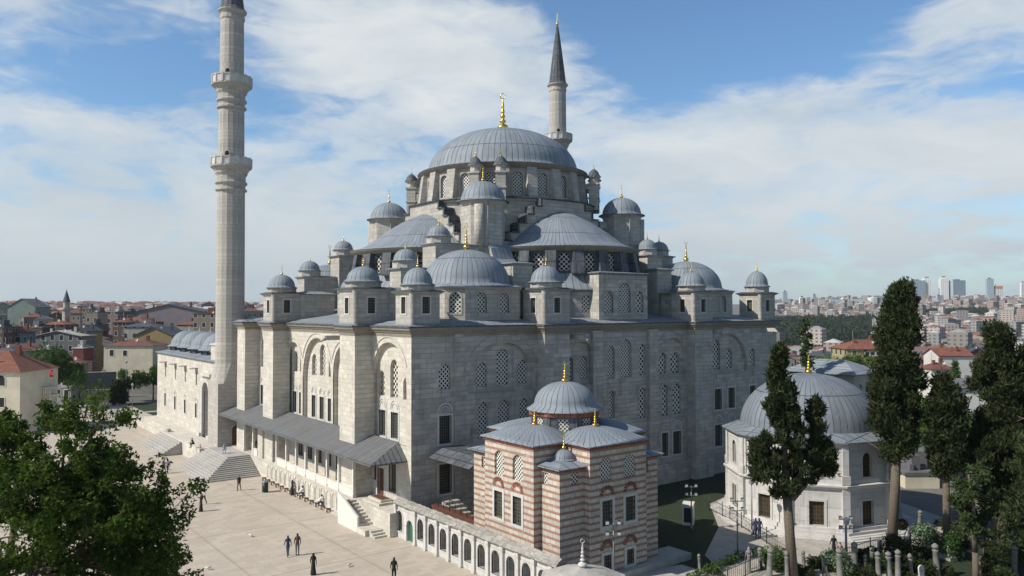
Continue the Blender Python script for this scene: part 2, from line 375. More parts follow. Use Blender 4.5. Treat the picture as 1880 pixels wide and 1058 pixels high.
def rect_window(F, u0, u1, z0, z1, d, parent, blind=True, g=.2, gr='grille', rev=.3):
    lp = rect(u0, u1, z0, z1); m = MB(); ring(m, F, lp, g, .05, d)
    if blind:
        c = (u0+u1)/2; w = (u1-u0)/2+g; n = 8
        for (ra, rb) in ((w*1.0, w*.84), (w*.66, w*.56)):
            for i in range(n):
                t0, t1 = pi*i/n, pi*(i+1)/n
                P = [(c+r*cos(t), z1+g+.12+r*1.05*sin(t)) for r, t in ((ra, t0), (ra, t1), (rb, t1), (rb, t0))]
                m.face([F.p(*q, d-.06) for q in P]); m.face([F.p(*P[0], d-.06), F.p(*P[1], d-.06), F.p(*P[1], d+.01), F.p(*P[0], d+.01)])
                m.face([F.p(*P[3], d-.06), F.p(*P[2], d-.06), F.p(*P[2], d+.01), F.p(*P[3], d+.01)])
    w = m.build('window', M['marble_frame'], parent)
    pane(F, lp, d+rev, gr.split('_')[0], M[gr], w, True); return w
def finial(c, z, h, parent, material='gold', subp=False, s=1., name='finial'):
    m = MB(); r = h*.115*s
    pr = [(r*.55, 0)]+[(r*1.12*sin(pi*(.14+.74*i/7)), h*(.015+.19*(1-cos(pi*(.14+.74*i/7)))/2)) for i in range(8)]+[(r*.3, h*.215)]
    zz = .225
    for k, q in enumerate((.66, .52, .42, .32)):
        pr += [(r*.24, h*zz), (r*q*.8, h*(zz+.02)), (r*q, h*(zz+.05)), (r*q*.8, h*(zz+.08)), (r*.24, h*(zz+.1))]; zz += .125
    pr += [(r*.14, h*.78), (r*.1, h*.84), (0, h*.86)]
    m.lathe([(a, z+b) for a, b in pr], c, 12)
    n = 10; R = h*.07
    for i in range(n):   # crescent
        t0 = -pi*.35-pi/2+2*pi*.85*i/n+pi*.5; t1 = t0+2*pi*.85/n
        p = lambda t: (c[0]+R*cos(t+pi*.75)*.75, c[1]-R*cos(t+pi*.75)*.6, z+h*.92+R*sin(t+pi*.75))
        m.tube(p(t0), p(t1), h*.012, n=4, cap=False)
    return sub(m, name, M[material], parent) if subp else m.build(name, M[material], parent)
def dome_prof(r, h, z, flare=.2, n=12):
    p = [(r*(1+flare), z-.04*h), (r*(1+flare), z+.0*h), (r*(1+flare*.45), z+.035*h), (r*1.01, z+.08*h)]
    for i in range(1, n+1):
        t = pi/2*i/n; p.append((max(0, r*cos(t)), z+.08*h+h*.92*sin(t)))
    return p
def small_dome(c, r, h, z, ribs, parent, name='dome', fin=0, subp=False, material='lead', fm='gold', n=32):
    m = MB(); m.lathe(dome_prof(r, h, z), c, n, ribs=ribs)
    o = sub(m, name, M[material], parent) if subp else m.build(name, M[material], parent)
    if fin:
        if subp: finial(c, z+h-.03, fin, parent, fm, True)
        else: finial(c, z+h-.03, fin, o, fm, True)
    return o
def ngon(c, r, n, ph=0): return [(c[0]+r*cos(ph+2*pi*i/n), c[1]+r*sin(ph+2*pi*i/n)) for i in range(n)]

# ================================================================== THE MOSQUE
A, B = 29.12, 24.61
MQ = empty('mosque', label='large grey stone mosque with wide lead main dome, half domes and small turrets', cat='mosque')
FA = Fr((-A, 0, 0), (0, -1, 0), (-1, 0, 0))     # sunlit side wall, u = -Y
FB = Fr((0, -B, 0), (1, 0, 0), (0, -1, 0))      # shaded wall, u = X
ZT = 18.55
# ---- sunlit wall
m = MB(); m2 = MB(); m3 = MB()
recA = [(-6.9, -1.9, 17.0), (-1.35, 6.75, 17.7), (7.25, 12.4, 17.0), (16.5, 23.7, 17.75)]
holes = [(arch(a, b, 8.0, t, .62, 10), .55) for a, b, t in recA]
free_lat = [(-15.8, -14.2, 13.3, 17.0)]
holes += [(arch(a, b, c, d, .6), .4) for a, b, c, d in free_lat]
free_rect = [(-15.7, -14.5, 8.3, 10.9)]
holes += [(rect(*r), .3) for r in free_rect]
low = [(-13.2, -11.9, 2.6, 5.2), (-2.5, -1.1, 3.4, 5.9), (.4, 1.7, 3.4, 5.9), (3.0, 4.4, 3.4, 5.9), (5.7, 7.0, 3.4, 5.9), (8.2, 9.5, 3.4, 5.9), (17.9, 19.3, 2.3, 5.2), (20.3, 21.8, 3.2, 6.1)]
holes += [(rect(*r), .3) for r in low]
panel(m, FA, rect(-B, B, 0, ZT), holes)
lats = [[(-5.7, -4.2, 13.3, 15.85), (-3.6, -2.15, 13.4, 15.8)], [(.1, 1.45, 13.2, 15.75), (2.4, 3.9, 13.3, 16.95), (4.85, 6.2, 13.3, 15.8)], [(8.1, 9.4, 13.2, 15.75), (10.2, 11.5, 13.2, 15.75)], [(17.0, 18.3, 12.25, 14.8), (19.5, 21.05, 12.25, 16.05), (22.1, 23.2, 12.25, 14.4)]]
rcs = [[(-5.75, -4.55, 8.25, 10.85), (-3.7, -2.5, 8.25, 10.85)], [(.15, 1.3, 8.25, 10.85), (2.45, 3.65, 8.25, 10.85), (4.75, 5.95, 8.25, 10.85)], [(8.2, 9.3, 8.25, 10.85), (10.3, 11.5, 8.25, 10.85)], [(17.2, 18.6, 8.25, 10.85), (19.7, 21.15, 8.25, 10.85)]]
for (a, b, t), ls, rs in zip(recA, lats, rcs):
    panel(m, FA, arch(a, b, 8.0, t, .62, 10), [(arch(*l, .6), .35) for l in ls]+[(rect(*r), .3) for r in rs], .55)
    for l in ls: lat_window(FA, arch(*l, .6), .55+.33, MQ, 'lattice_light')
    for r in rs: rect_window(FA, *r, .55, MQ, g=.2, rev=.25)
    ring(m2, FA, arch(a, b, 8.0, t, .62, 10), .0, 0)
    O = arch(a-.55, b+.55, 8., t+.6, .62, 10)[2:]; I = arch(a-.45, b+.45, 8., t+.5, .62, 10)[2:]
    for i in range(3, len(O)-4):
        m2.face([FA.p(*I[i], -.08), FA.p(*I[i+1], -.08), FA.p(*O[i+1], -.08), FA.p(*O[i], -.08)]); m2.face([FA.p(*O[i], -.08), FA.p(*O[i+1], -.08), FA.p(*O[i+1], .02), FA.p(*O[i], .02)])
        m2.face([FA.p(*I[i], -.08), FA.p(*I[i+1], -.08), FA.p(*I[i+1], .02), FA.p(*I[i], .02)])
for l in free_lat: lat_window(FA, arch(*l, .6), .35, MQ, 'lattice_light')
for r in free_rect: rect_window(FA, *r, 0, MQ)
for i, r in enumerate(low):
    if i in (0, 6):
        lp = rect(*r); k = MB(); ring(k, FA, lp, .2, .05); w = k.build('doorway', M['marble_frame'], MQ); pane(FA, lp, .25, 'door', M['wood'], w, True)
    else: rect_window(FA, *r, 0, MQ, blind=False)
m.build('sunlit_wall', M['stone'], MQ); m2.build('arch_moulding', M['stone'], MQ)
# ---- shaded wall
m = MB(); m2 = MB()
upper = [(-21.5, -20.15, 13.15, 15.65), (-18.95, -17.4, 13.15, 16.9), (-16.3, -14.95, 13.2, 15.7), (-9.7, -8.5, 13.05, 15.75), (-7.65, -6.25, 13.1, 15.75),
         (-3.45, -2.35, 13.1, 16.8), (-1.45, .4, 13.1, 17.5), (1.65, 2.8, 13.15, 16.8), (5.4, 6.7, 13.1, 15.7), (7.55, 9.05, 13.1, 15.7), (15.6, 17.1, 13.15, 17.), (18.3, 19.6, 13.15, 15.8), (13.95, 14.5, 13.2, 15.7), (23., 24.2, 13.2, 15.65), (-26.05, -24.7, 13.2, 15.7)]
midl = [(-21.5, -20.2, 8., 11.7), (-18.95, -17.5, 8., 11.7), (-16.3, -15., 8., 11.7), (-3.3, -2.4, 8.5, 11.6), (1.55, 2.8, 8.1, 11.7), (5.5, 6.65, 8.05, 11.8), (7.5, 9.05, 8.1, 11.8), (-9.5, -8.2, 8.1, 11.7), (-7.4, -6.3, 8.1, 11.7)]
rect_b = [(-26.05, -24.65, 8., 10.7), (15.5, 16.95, 8., 10.65), (18.3, 19.65, 8., 10.65), (22.9, 24.2, 8., 10.65), (-26.05, -24.6, 3.2, 6.05), (5.5, 6.6, 3.2, 6.0), (7.5, 9., 3.2, 6.), (15.5, 16.95, 3.3, 6.05), (18.3, 19.7, 3.3, 6.05), (22.9, 24.2, 3.3, 6.05), (-21.4, -20., 3.2, 6.), (-18.8, -17.4, 3.2, 6.), (-16.2, -14.9, 3.2, 6.)]
recB = [(-22.7, -14.2, 17.6), (-10.3, -5.2+.0, 17.4), (4.9, 10.05, 17.4), (14.2-.3, 22.3, 17.7)]
inrec = lambda w: next((r for r in recB if r[0] < w[0] and w[1] < r[1]), None)
panel(m, FB, rect(-A, A, 0, ZT),
      [(arch(a, b, 12.6, t, .55, 10), .3) for a, b, t in recB]+[(arch(*w, .55), .35) for w in upper if not inrec(w)]+[(arch(*w, .5), .35) for w in midl]+[(rect(*w), .3) for w in rect_b])
for a, b, t in recB:
    panel(m, FB, arch(a, b, 12.6, t, .55, 10), [(arch(*w, .55), .3) for w in upper if inrec(w) and inrec(w)[0] == a], .3)
    O = arch(a-.75, b+.75, 12.6, t+.8, .55, 10)[2:]; I = arch(a-.1, b+.1, 12.6, t+.1, .55, 10)[2:]
    for i in range(len(O)-1):
        m2.face([FB.p(*I[i], -.07), FB.p(*I[i+1], -.07), FB.p(*O[i+1], -.07), FB.p(*O[i], -.07)]); m2.face([FB.p(*O[i], -.07), FB.p(*O[i+1], -.07), FB.p(*O[i+1], .02), FB.p(*O[i], .02)])
        m2.face([FB.p(*I[i], -.07), FB.p(*I[i+1], -.07), FB.p(*I[i+1], .02), FB.p(*I[i], .02)])
for w in upper: lat_window(FB, arch(*w, .55), .28+(.3 if inrec(w) else 0), MQ)
for w in midl:
    lat_window(FB, arch(*w, .5), .3, MQ)
    a, b, c, d = w; O = arch(a-.4, b+.4, c, d+.45, .55, 8)[2:]; I = arch(a-.22, b+.22, c, d+.22, .55, 8)[2:]
    for i in range(len(O)-1):
        m2.face([FB.p(*I[i], -.06), FB.p(*I[i+1], -.06), FB.p(*O[i+1], -.06), FB.p(*O[i], -.06)]); m2.face([FB.p(*O[i], -.06), FB.p(*O[i+1], -.06), FB.p(*O[i+1], .02), FB.p(*O[i], .02)])
for w in rect_b: rect_window(FB, *w, 0, MQ)
for a, b in ((-6.1, -4.6), (3.0, 4.5)): m2.box(a, b, -B-.45, -B+.1, 0, ZT)
m2.box(-24.3, -23.3, -B-.12, -B+.1, 0, ZT)
m2.box(-A-.35, A+.35, -B-.5, -B+.1, -.3, 1.6); m2.box(-A-.15, A+.25, -B-.25, -B+.1, 1.6, 2.3)
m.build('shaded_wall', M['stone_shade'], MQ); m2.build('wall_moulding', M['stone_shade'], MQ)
m = MB(); m.box(-A+1, A-.01, B-.4, B, 0, ZT); m.box(A-.5, A, -B+.5, B, 0, ZT); m.build('rear_wall', M['stone'], MQ)
# ---- pilasters
PA = [(16.4, 19.5), (6.0, 9.4), (-16.7, -13.2)]; PB = [(-13.85, -10.4), (10.2, 13.6)]
for a, b in PA:
    m = MB(); m.box(-A-1.95, -A+.2, a, b, 0, ZT-.1); m.build('pilaster', M['stone'], MQ)
for a, b in PB:
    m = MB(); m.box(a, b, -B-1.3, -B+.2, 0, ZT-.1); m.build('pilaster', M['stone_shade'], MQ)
# ---- cornice and roof edge following the pilasters
OUT = [(-A, -B)]
for a, b in PB: OUT += [(a, -B), (a, -B-1.3), (b, -B-1.3), (b, -B)]
OUT += [(A, -B), (A, B), (-A, B)]
for a, b in PA: OUT += [(-A, b), (-A-1.95, b), (-A-1.95, a), (-A, a)]
m = MB(); m.offset_strip(OUT, [(-.05, ZT-.2), (.03, ZT-.2), (.08, ZT), (.1, ZT+.12), (.22, ZT+.2), (.28, ZT+.35), (.45, ZT+.45), (.5, ZT+.62), (.5, ZT+.72)])
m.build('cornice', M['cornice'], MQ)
m = MB(); m.offset_strip(OUT, [(.5, ZT+.70), (.6, ZT+.70), (.6, ZT+.84), (.45, ZT+.86)]); m.build('roof_edge', M['lead_dark'], MQ)
m = MB(); m.offset_strip(OUT, [(.56, ZT+.80), (-.3, ZT+1.04)])
sq = [(-A-.2+.5, -B+.3), (A-.3, -B+.3), (A-.3, B-.3), (-A+.3, B-.3)]
m.offset_strip([(-A, -B), (A, -B), (A, B), (-A, B)], [(.1, ZT+.86), (-1.2, ZT+1.25), (-5, ZT+1.75), (-9, ZT+2.6)], capz=1)
m.build('lower_roof', M['lead_roof'], MQ)
for (a, b) in PA: 
    m = MB(); m.prism([(-A-2.6, a-.4), (-A+.4, a-.4), (-A+.4, b+.4), (-A-2.6, b+.4)], ZT+.83, ZT+1.1, [(-A-1.9, a+.2), (-A+.4, a+.2), (-A+.4, b-.2), (-A-1.9, b-.2)]); m.build('roof_apron', M['lead_roof'], MQ)
# stone spouts below the cornice
def spout(x, y, z, dx, dy, ln=2.4):
    m = MB(); rot = atan2(dy, dx); c = (x+dx*ln/2, y+dy*ln/2)
    m.obox(c, ln, .42, z, z+.3, rot); m.obox((c[0]-dy*.17, c[1]+dx*.17), ln, .08, z+.3, z+.48, rot); m.obox((c[0]+dy*.17, c[1]-dx*.17), ln, .08, z+.3, z+.48, rot)
    m.tube((x+dx*ln, y+dy*ln, z+.15), (x+dx*(ln+.5), y+dy*(ln+.5), z-.05), .2, .1, 8)
    m.build('rain_spout', M['drum_spout'], MQ)
spout(-A-.0, -11.0, 17.75, -1, 0, 2.6); spout(-9.2, -B, 17.7, 0, -1); spout(14.4, -B, 17.9, 0, -1, 2); spout(25.8, -B, 17.9, 0, -1, 2)

# ---- pavilion turrets standing on the cornice line
def turret(x0, x1, y0, y1, zt, r, zd, zap, win=True, z0=ZT+.9):
    c = ((x0+x1)/2, (y0+y1)/2); P = [(x0, y0), (x1, y0), (x1, y1), (x0, y1)]
    m = MB(); Fx = Fr((x0, c[1], 0), (0, -1, 0), (-1, 0, 0)); Fy = Fr((c[0], y0, 0), (1, 0, 0), (0, -1, 0)); hw = (y1-y0)/2; hx = (x1-x0)/2
    w1 = rect(-.42, .42, z0+1.15, z0+2.75)
    panel(m, Fx, rect(-hw, hw, z0-.3, zt), [(w1, .3)]); panel(m, Fy, rect(-hx, hx, z0-.3, zt), [(w1, .3)])
    m.face([(x1, y0, z0-.3), (x1, y1, z0-.3), (x1, y1, zt), (x1, y0, zt)]); m.face([(x1, y1, z0-.3), (x0, y1, z0-.3), (x0, y1, zt), (x1, y1, zt)])
    m.tube((x0+.06, y0+.06, z0-.2), (x0+.06, y0+.06, zt), .3, n=10, cap=False)
    m.offset_strip(P, [(-.02, zt-.25), (.1, zt-.2), (.3, zt-.05), (.32, zt)])
    m.lathe([(r+.15, zt+.1), (r+.15, zd-.2), (r+.3, zd)], c, 8, a0=pi/8, a1=2*pi+pi/8, smooth=False, ribs=6*r)
    t = m.build('roof_turret', M['stone_drum'], MQ)
    m = MB(); m.offset_strip(P, [(.32, zt), (.4, zt), (.4, zt+.07), (-.2, zt+.22)], capz=1); sub(m, 'ledge', M['lead_dark'], t)
    for F in (Fx, Fy):
        k = MB(); ring(k, F, w1, .14, .04); sub(k, 'window_frame', M['marble_frame'], t); pane(F, w1, .25, 'grille', M['grille'], t, True)
    small_dome(c, r, zap-zd+.15, zd, 20, t, fin=1.35, subp=True)
    return t
turret(-A-1.95, -A+1.7, -16.7, -13.0, 23.1, 1.72, 23.9, 25.35)
turret(-A-1.95, -A+1.5, 5.95, 9.45, 23.0, 1.62, 23.8, 25.3)
turret(-A+.2, -A+3.3, -B+.25, -B+3.4, 22.7, 1.45, 23.4, 24.95)
turret(-13.9, -10.3, -B-1.25, -B+2.4, 23.1, 1.65, 23.9, 25.55)
turret(10.1, 13.7, -B-1.25, -B+2.4, 23.1, 1.65, 23.9, 25.5)
turret(A-3.5, A-.1, -B+.1, -B+3.5, 23.1, 1.5, 24.1, 26.1)
# arms linking the side turrets to the roof mass
for P, lid in (([(-A+1.7, -16.4), (-23, -16.4), (-23, -12.2), (-A+1.7, -12.2)], 1), ([(-A+1.5, 5.8), (-23, 5.8), (-23, 9.4), (-A+1.5, 9.4)], 1), ([(-13.2, -B+2.4), (-10.6, -B+2.4), (-10.6, -20), (-13.2, -20)], 0), ([(10.6, -B+2.4), (13.4, -B+2.4), (13.4, -20), (10.6, -20)], 0)):
    m = MB(); m.prism(P, ZT+.8, 22.9); link = m.build('roof_passage', M['stone_shade'], MQ)
    m = MB(); m.offset_strip(P, [(.2, 22.9), (.25, 22.98), (0, 23.05), (-1.1, 23.35)], capz=1); sub(m, 'passage_roof', M['lead_roof'], link)
FL = Fr((-26, -16.4, 0), (1, 0, 0), (0, -1, 0)); m = MB(); lp = arch(.3, 1.5, 19.8, 22.1)
ring(m, FL, lp, .12, .05); m.build('archway', M['marble_frame'], MQ); pane(FL, lp, -.02, 'opening', M['dark'], MQ)

# ---- corner domes
def corner_dome(sx, sy):
    c = (sx*18.3, sy*17.8); h, s = 5.0, 3.5
    P = [(s, -h), (h, -s), (h, s), (s, h), (-s, h), (-h, s), (-h, -s), (-s, -h)]
    P = [(c[0]+a-.3*0, c[1]+b) for a, b in P]
    m = MB(); wins = []
    for i in range(8):
        a, b = Vector(P[i-1]), Vector(P[i]); d = (b-a); ln = d.length; mid = (a+b)/2; n = Vector((d.y, -d.x))/ln
        F = Fr((mid.x, mid.y, 0), (d.x, d.y, 0), (n.x, n.y, 0)); ctr = [-1.45, 1.45] if ln > 4 else [0]
        hl = [arch(q-.62, q+.62, 20.6, 22.75, .6) for q in ctr]
        panel(m, F, rect(-ln/2, ln/2, 19.2, 23.1), [(q, .3) for q in hl]); wins += [(F, q) for q in hl]
        for q in hl: ring(m, F, q, .16, .05)
    m.offset_strip(P, [(0, 23.0), (.1, 23.05), (.25, 23.25), (.28, 23.32)])
    d = m.build('corner_dome_drum', M['stone_drum'], MQ)
    for F, q in wins:
        if F.N.dot(Vector((-.6, -.8, 0))) > -.3: pane(F, q, .27, 'lattice', M['lattice'], d, True)
    m = MB(); m.offset_strip(P, [(.3, 23.32), (.38, 23.32), (.38, 23.4), (-.5, 23.6)], capz=1); sub(m, 'eaves', M['lead'], d)
    small_dome(c, 4.75, 4.05, 23.5, 50, d, fin=2.9, subp=True, n=56)
for sx in (-1, 1):
    for sy in (-1, 1): corner_dome(sx, sy)

# ---- half domes on the four sides
def half_dome(ang, front=False, name='half_dome'):
    c = (11.83*cos(ang), 11.83*sin(ang)); a0, a1 = ang-pi/2-.12, ang+pi/2+.12
    m = MB(); wins = []; R = 9.95; st = pi/10
    for k in range(-5, 6):
        t = ang+k*st; ta, tb = t-st/2, t+st/2
        pa = Vector((c[0]+R*cos(ta), c[1]+R*sin(ta))); pb = Vector((c[0]+R*cos(tb), c[1]+R*sin(tb))); mid = (pa+pb)/2; d = pb-pa; ln = d.length
        F = Fr((mid.x, mid.y, 0), (d.x, d.y, 0), (cos(t), sin(t), 0))
        lp = arch(-.62, .62, 25.5, 27.65, .5)
        panel(m, F, rect(-ln/2, ln/2, 25.1, 28.3), [(lp, .25)]); wins.append((F, lp, k))
    for k in range(-5, 5):
        t = ang+(k+.5)*st; w = .1
        P = [(c[0]+r*cos(t+q), c[1]+r*sin(t+q)) for r, q in ((R-.1, -.07), (R+.95, -.062), (R+.95, .062), (R-.1, .07))]
        Q = [(c[0]+r*cos(t+q), c[1]+r*sin(t+q)) for r, q in ((R-.1, -.07), (R+.45, -.062), (R+.45, .062), (R-.1, .07))]
        m.prism(P, 25.1, 27.9, Q)
    drum = m.build('half_dome_drum', M['lead_dark'], MQ)
    for F, lp, k in wins:
        if abs(k) < 5: pane(F, lp, .2, 'lattice', M['lattice_light'], drum, True)
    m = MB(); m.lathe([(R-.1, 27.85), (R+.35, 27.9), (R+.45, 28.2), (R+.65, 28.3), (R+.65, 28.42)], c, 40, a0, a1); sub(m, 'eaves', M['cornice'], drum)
    m = MB(); pr = [(R+.62, 28.4), (R+.72, 28.42), (R+.72, 28.5), (R-.6, 28.85), (R-1.6, 29.35)]
    for i in range(1, 11):
        q = i/10; pr.append(((R-1.6)*(1-q), 29.35+4.45*(1-(1-q)**1.55)))
    m.lathe(pr, c, 64, a0, a1, ribs=60); m.build(name, M['lead'], MQ)
    # skirt and wall below the windows
    m = MB(); m.lathe([(11.25, 23.1), (11.35, 23.2), (11.3, 23.35), (10.9, 23.7), (10.25, 24.5), (9.95, 25.2)], c, 48, a0, a1, ribs=44); m.build('skirt_roof', M['lead'], MQ)
    m = MB(); wins = []
    n = 12
    for i in range(n):
        ta = ang-pi/2+pi*i/n; tb = ta+pi/n; R2 = 11.0
        pa = Vector((c[0]+R2*cos(ta), c[1]+R2*sin(ta))); pb = Vector((c[0]+R2*cos(tb), c[1]+R2*sin(tb))); mid = (pa+pb)/2; d = pb-pa
        F = Fr((mid.x, mid.y, 0), (d.x, d.y, 0), (cos((ta+tb)/2), sin((ta+tb)/2), 0)); lp = arch(-.6, .6, 20.6, 22.6, .55)
        panel(m, F, rect(-d.length/2, d.length/2, 19.2, 23.1), [(lp, .25)]); wins.append((F, lp, i))
    w = m.build('lower_half_drum', M['stone_drum'], MQ)
    for F, lp, i in wins: pane(F, lp, .22, 'lattice', M['lattice'], w, True)
for a in (pi, 1.5*pi, 0, .5*pi): half_dome(a)
for sx in (-1, 1):
    m = MB(); m.lathe([(5.0, 23.1), (5.0, 23.25), (4.6, 23.45)]+[(max(0, 4.6*cos(pi/2*i/10)), 23.45+2.6*sin(pi/2*i/10)) for i in range(1, 11)], (sx*19.6, .6), 40, ribs=36); m.build('exedra_dome', M['lead'], MQ)
    m = MB(); m.prism(ngon((sx*19.6, .6), 4.9, 8, pi/8), 19.3, 23.1); m.build('exedra_wall', M['stone_drum'], MQ)
# projecting block with three windows in the middle of the shaded side
m = MB(); F = Fr((0, -23.5, 0), (1, 0, 0), (0, -1, 0)); ws = [(-2.85, -1.5, 20.55, 23.1), (-.45, 1.4, 20.55, 24.1), (2.35, 3.6, 20.55, 23.1)]
panel(m, F, rect(-3.75, 4.35, 19.3, 25.15), [(arch(*w, .6), .3) for w in ws])
for x in (-3.75, 4.35): m.face([(x, -23.5, 19.3), (x, -19, 19.3), (x, -19, 25.15), (x, -23.5, 25.15)])
for w in ws: ring(m, F, arch(*w, .6), .15, .05)
bk = m.build('window_bay', M['stone_shade'], MQ)
for w in ws: pane(F, arch(*w, .6), .26, 'lattice', M['lattice'], bk, True)
m = MB(); m.offset_strip([(-3.75, -23.5), (4.35, -23.5), (4.35, -19), (-3.75, -19)], [(0, 25.0), (.22, 25.15), (.25, 25.25), (-.4, 25.38)], capz=1); sub(m, 'bay_roof', M['lead_roof'], bk)

# ---- stepped buttress blocks leading up to the big turrets
def buttress(x0, x1, y0, y1, z0, z1, dome=0, ap=0, mt='stone_drum'):
    x0, x1 = sorted((x0, x1)); y0, y1 = sorted((y0, y1)); P = [(x0, y0), (x1, y0), (x1, y1), (x0, y1)]
    m = MB(); m.prism(P, z0, z1-.2); m.offset_strip(P, [(0, z1-.3), (.12, z1-.2), (.25, z1-.08)])
    if dome: c = ((x0+x1)/2+(.0), (y0+y1)/2); c = (c[0] if abs(x1-x0) < 4 else (x0+1.3 if x0 < -13 else x1-1.3), c[1] if abs(y1-y0) < 4 else y0+1.3); m.lathe([(dome+.12, z1), (dome+.12, z1+.75), (dome+.25, z1+.85)], c, 8, a0=pi/8, a1=2*pi+pi/8, smooth=False, ribs=8)
    o = m.build('buttress', M[mt], MQ)
    m = MB(); m.offset_strip(P, [(.25, z1-.08), (.32, z1-.08), (.32, z1), (-.5, z1+.16)], capz=1); sub(m, 'buttress_cap', M['lead_roof'], o)
    if dome: small_dome(c, dome, ap+.1, z1+.85, 18, o, fin=1.1, subp=True)
for s in (-1, 1):
    for t in (-1, 1):
        # s: side along X, t: side along Y
        buttress(s*19.9, s*12.5, t*14.0, t*11.2, 20, 28.5, 1.3, 1.2)
        buttress(s*24.6, s*19, t*14.5, t*12.0, 19, 25.5, 1.35, 1.25)
        if not (s < 0 and t < 0):
            buttress(s*14.0, s*11.2, t*17.2, t*12.5, 20, 28.2, 1.25, 1.3)
        buttress(s*13.2, s*10.4, t*19.6, t*15, 19, 26.2)
# curved lead quadrant beside the near turret
m = MB(); pr = [(-12.6, 29.0), (-13.4, 29.0), (-14.2, 28.75), (-14.9, 28.2), (-15.2, 27.5), (-15.5, 26.9), (-16.1, 26.5), (-17, 26.35)]
for (a, za), (b, zb) in zip(pr, pr[1:]):
    m.face([(-12.9, a, za), (-9.9, a, za), (-9.9, b, zb), (-12.9, b, zb)], [(0, -a), (5, -a), (5, -b), (0, -b)])
cq = m.build('curved_buttress_roof', M['lead'], MQ); m = MB()
for x in (-12.85, -9.95): m.face([(x, -12.6, 24)]+[(x, a, za-.05) for a, za in pr]+[(x, -17, 24)])
sub(m, 'buttress_side', M['stone_drum'], cq)

# ---- stepped extrados walls under the drum
def stepped(ang):
    m = MB(); prof = []
    st = [(3.6, 34.9), (4.9, 33.9), (6.1, 32.8), (7.3, 31.6), (8.5, 30.4), (12.2, 29.3)]
    R = Matrix.Rotation(ang, 3, 'Z'); caps = MB()
    def P(d, u, z): return R @ Vector((d, u, z))
    prev = -st[0][0]
    segs = [(-st[0][0], st[0][0], st[0][1])]
    for (a, _), (b, z) in zip(st, st[1:]): segs += [(a, b, z), (-b, -a, z)]
    for a, b, z in segs:
        q = [P(11.4, a, 0).xy, P(13.1, a, 0).xy, P(13.1, b, 0).xy, P(11.4, b, 0).xy]
        m.prism([tuple(x) for x in q], 26, z)
        q2 = [P(11.3, a, 0).xy, P(13.35, a, 0).xy, P(13.35, b, 0).xy, P(11.3, b, 0).xy]
        caps.prism([tuple(x) for x in q2], z, z+.15)
        if abs(a) < 10 and (a, b) != segs[0][:2]:   # dark lead upstand of every step
            e = a if a > 0 else b; w = .28*(1 if a > 0 else -1); lo, hi = sorted((e, e+w))
            q3 = [P(11.5, lo, 0).xy, P(13.2, lo, 0).xy, P(13.2, hi, 0).xy, P(11.5, hi, 0).xy]
            caps.prism([tuple(x) for x in q3], z+.15, z+1.15)
    w = m.build('stepped_arch_wall', M['stone_drum'], MQ); sub(caps, 'step_capping', M['lead_dark'], w)
for k in range(4): stepped(k*pi/2)
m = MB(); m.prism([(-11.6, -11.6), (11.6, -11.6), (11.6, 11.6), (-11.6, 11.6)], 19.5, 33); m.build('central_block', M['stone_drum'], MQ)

# ---- main drum and dome
m = MB(); m.lathe([(12.7, 29), (12.7, 34.6), (12.9, 34.7), (13.1, 34.95)], n=60, ribs=80, smooth=False)
base = m.build('drum_base', M['stone_drum'], MQ)
m = MB(); m.lathe([(13.1, 34.95), (13.35, 35.0), (13.35, 35.12), (11.6, 35.5)], n=60, ribs=80); sub(m, 'drum_ledge', M['lead_dark'], base)
m = MB(); wins = []; R = 11.25
for k in range(20):
    t = radians(225+18*k); ta, tb = t-pi/20, t+pi/20
    pa = Vector((R*cos(ta), R*sin(ta))); pb = Vector((R*cos(tb), R*sin(tb))); mid = (pa+pb)/2; d = pb-pa
    F = Fr((mid.x, mid.y, 0), (d.x, d.y, 0), (cos(t), sin(t), 0)); lp = arch(-.68, .68, 35.75, 38.7, .5)
    panel(m, F, rect(-d.length/2, d.length/2, 35, 39.7), [(lp, .3)]); ring(m, F, lp, .2, .06)
    wins.append((F, lp))
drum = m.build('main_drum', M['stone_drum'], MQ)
for F, lp in wins:
    pane(F, lp, .26, 'lattice', M['lattice'], drum, True)
for k in range(20):
    t = radians(216+18*k); m = MB()
    P = [(r*cos(t+q), r*sin(t+q)) for r, q in ((R-.25, -.065), (R+1.0, -.052), (R+1.0, .052), (R-.25, .065))]
    Q = [(r*cos(t+q), r*sin(t+q)) for r, q in ((R-.25, -.065), (R+.45, -.058), (R+.45, .058), (R-.25, .065))]
    m.prism(P, 35.2, 39.3, Q); sub(m, 'drum_buttress', M['stone_drum'], drum)
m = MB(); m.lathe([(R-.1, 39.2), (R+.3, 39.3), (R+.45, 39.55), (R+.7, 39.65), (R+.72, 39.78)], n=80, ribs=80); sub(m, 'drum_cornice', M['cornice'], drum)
m = MB(); pr = [(R+.75, 39.76), (R+.8, 39.78), (R+.8, 39.88), (10.75, 40.15)]
for i in range(1, 21):
    q = pi/2*i/20; pr.append((max(0, 10.6*cos(q)), 40.1+6.4*sin(q)))
m.lathe(pr, n=128, ribs=84); md = m.build('main_dome', M['lead'], MQ); finial((0, 0), 46.3, 5.6, md, subp=True, s=1.15)
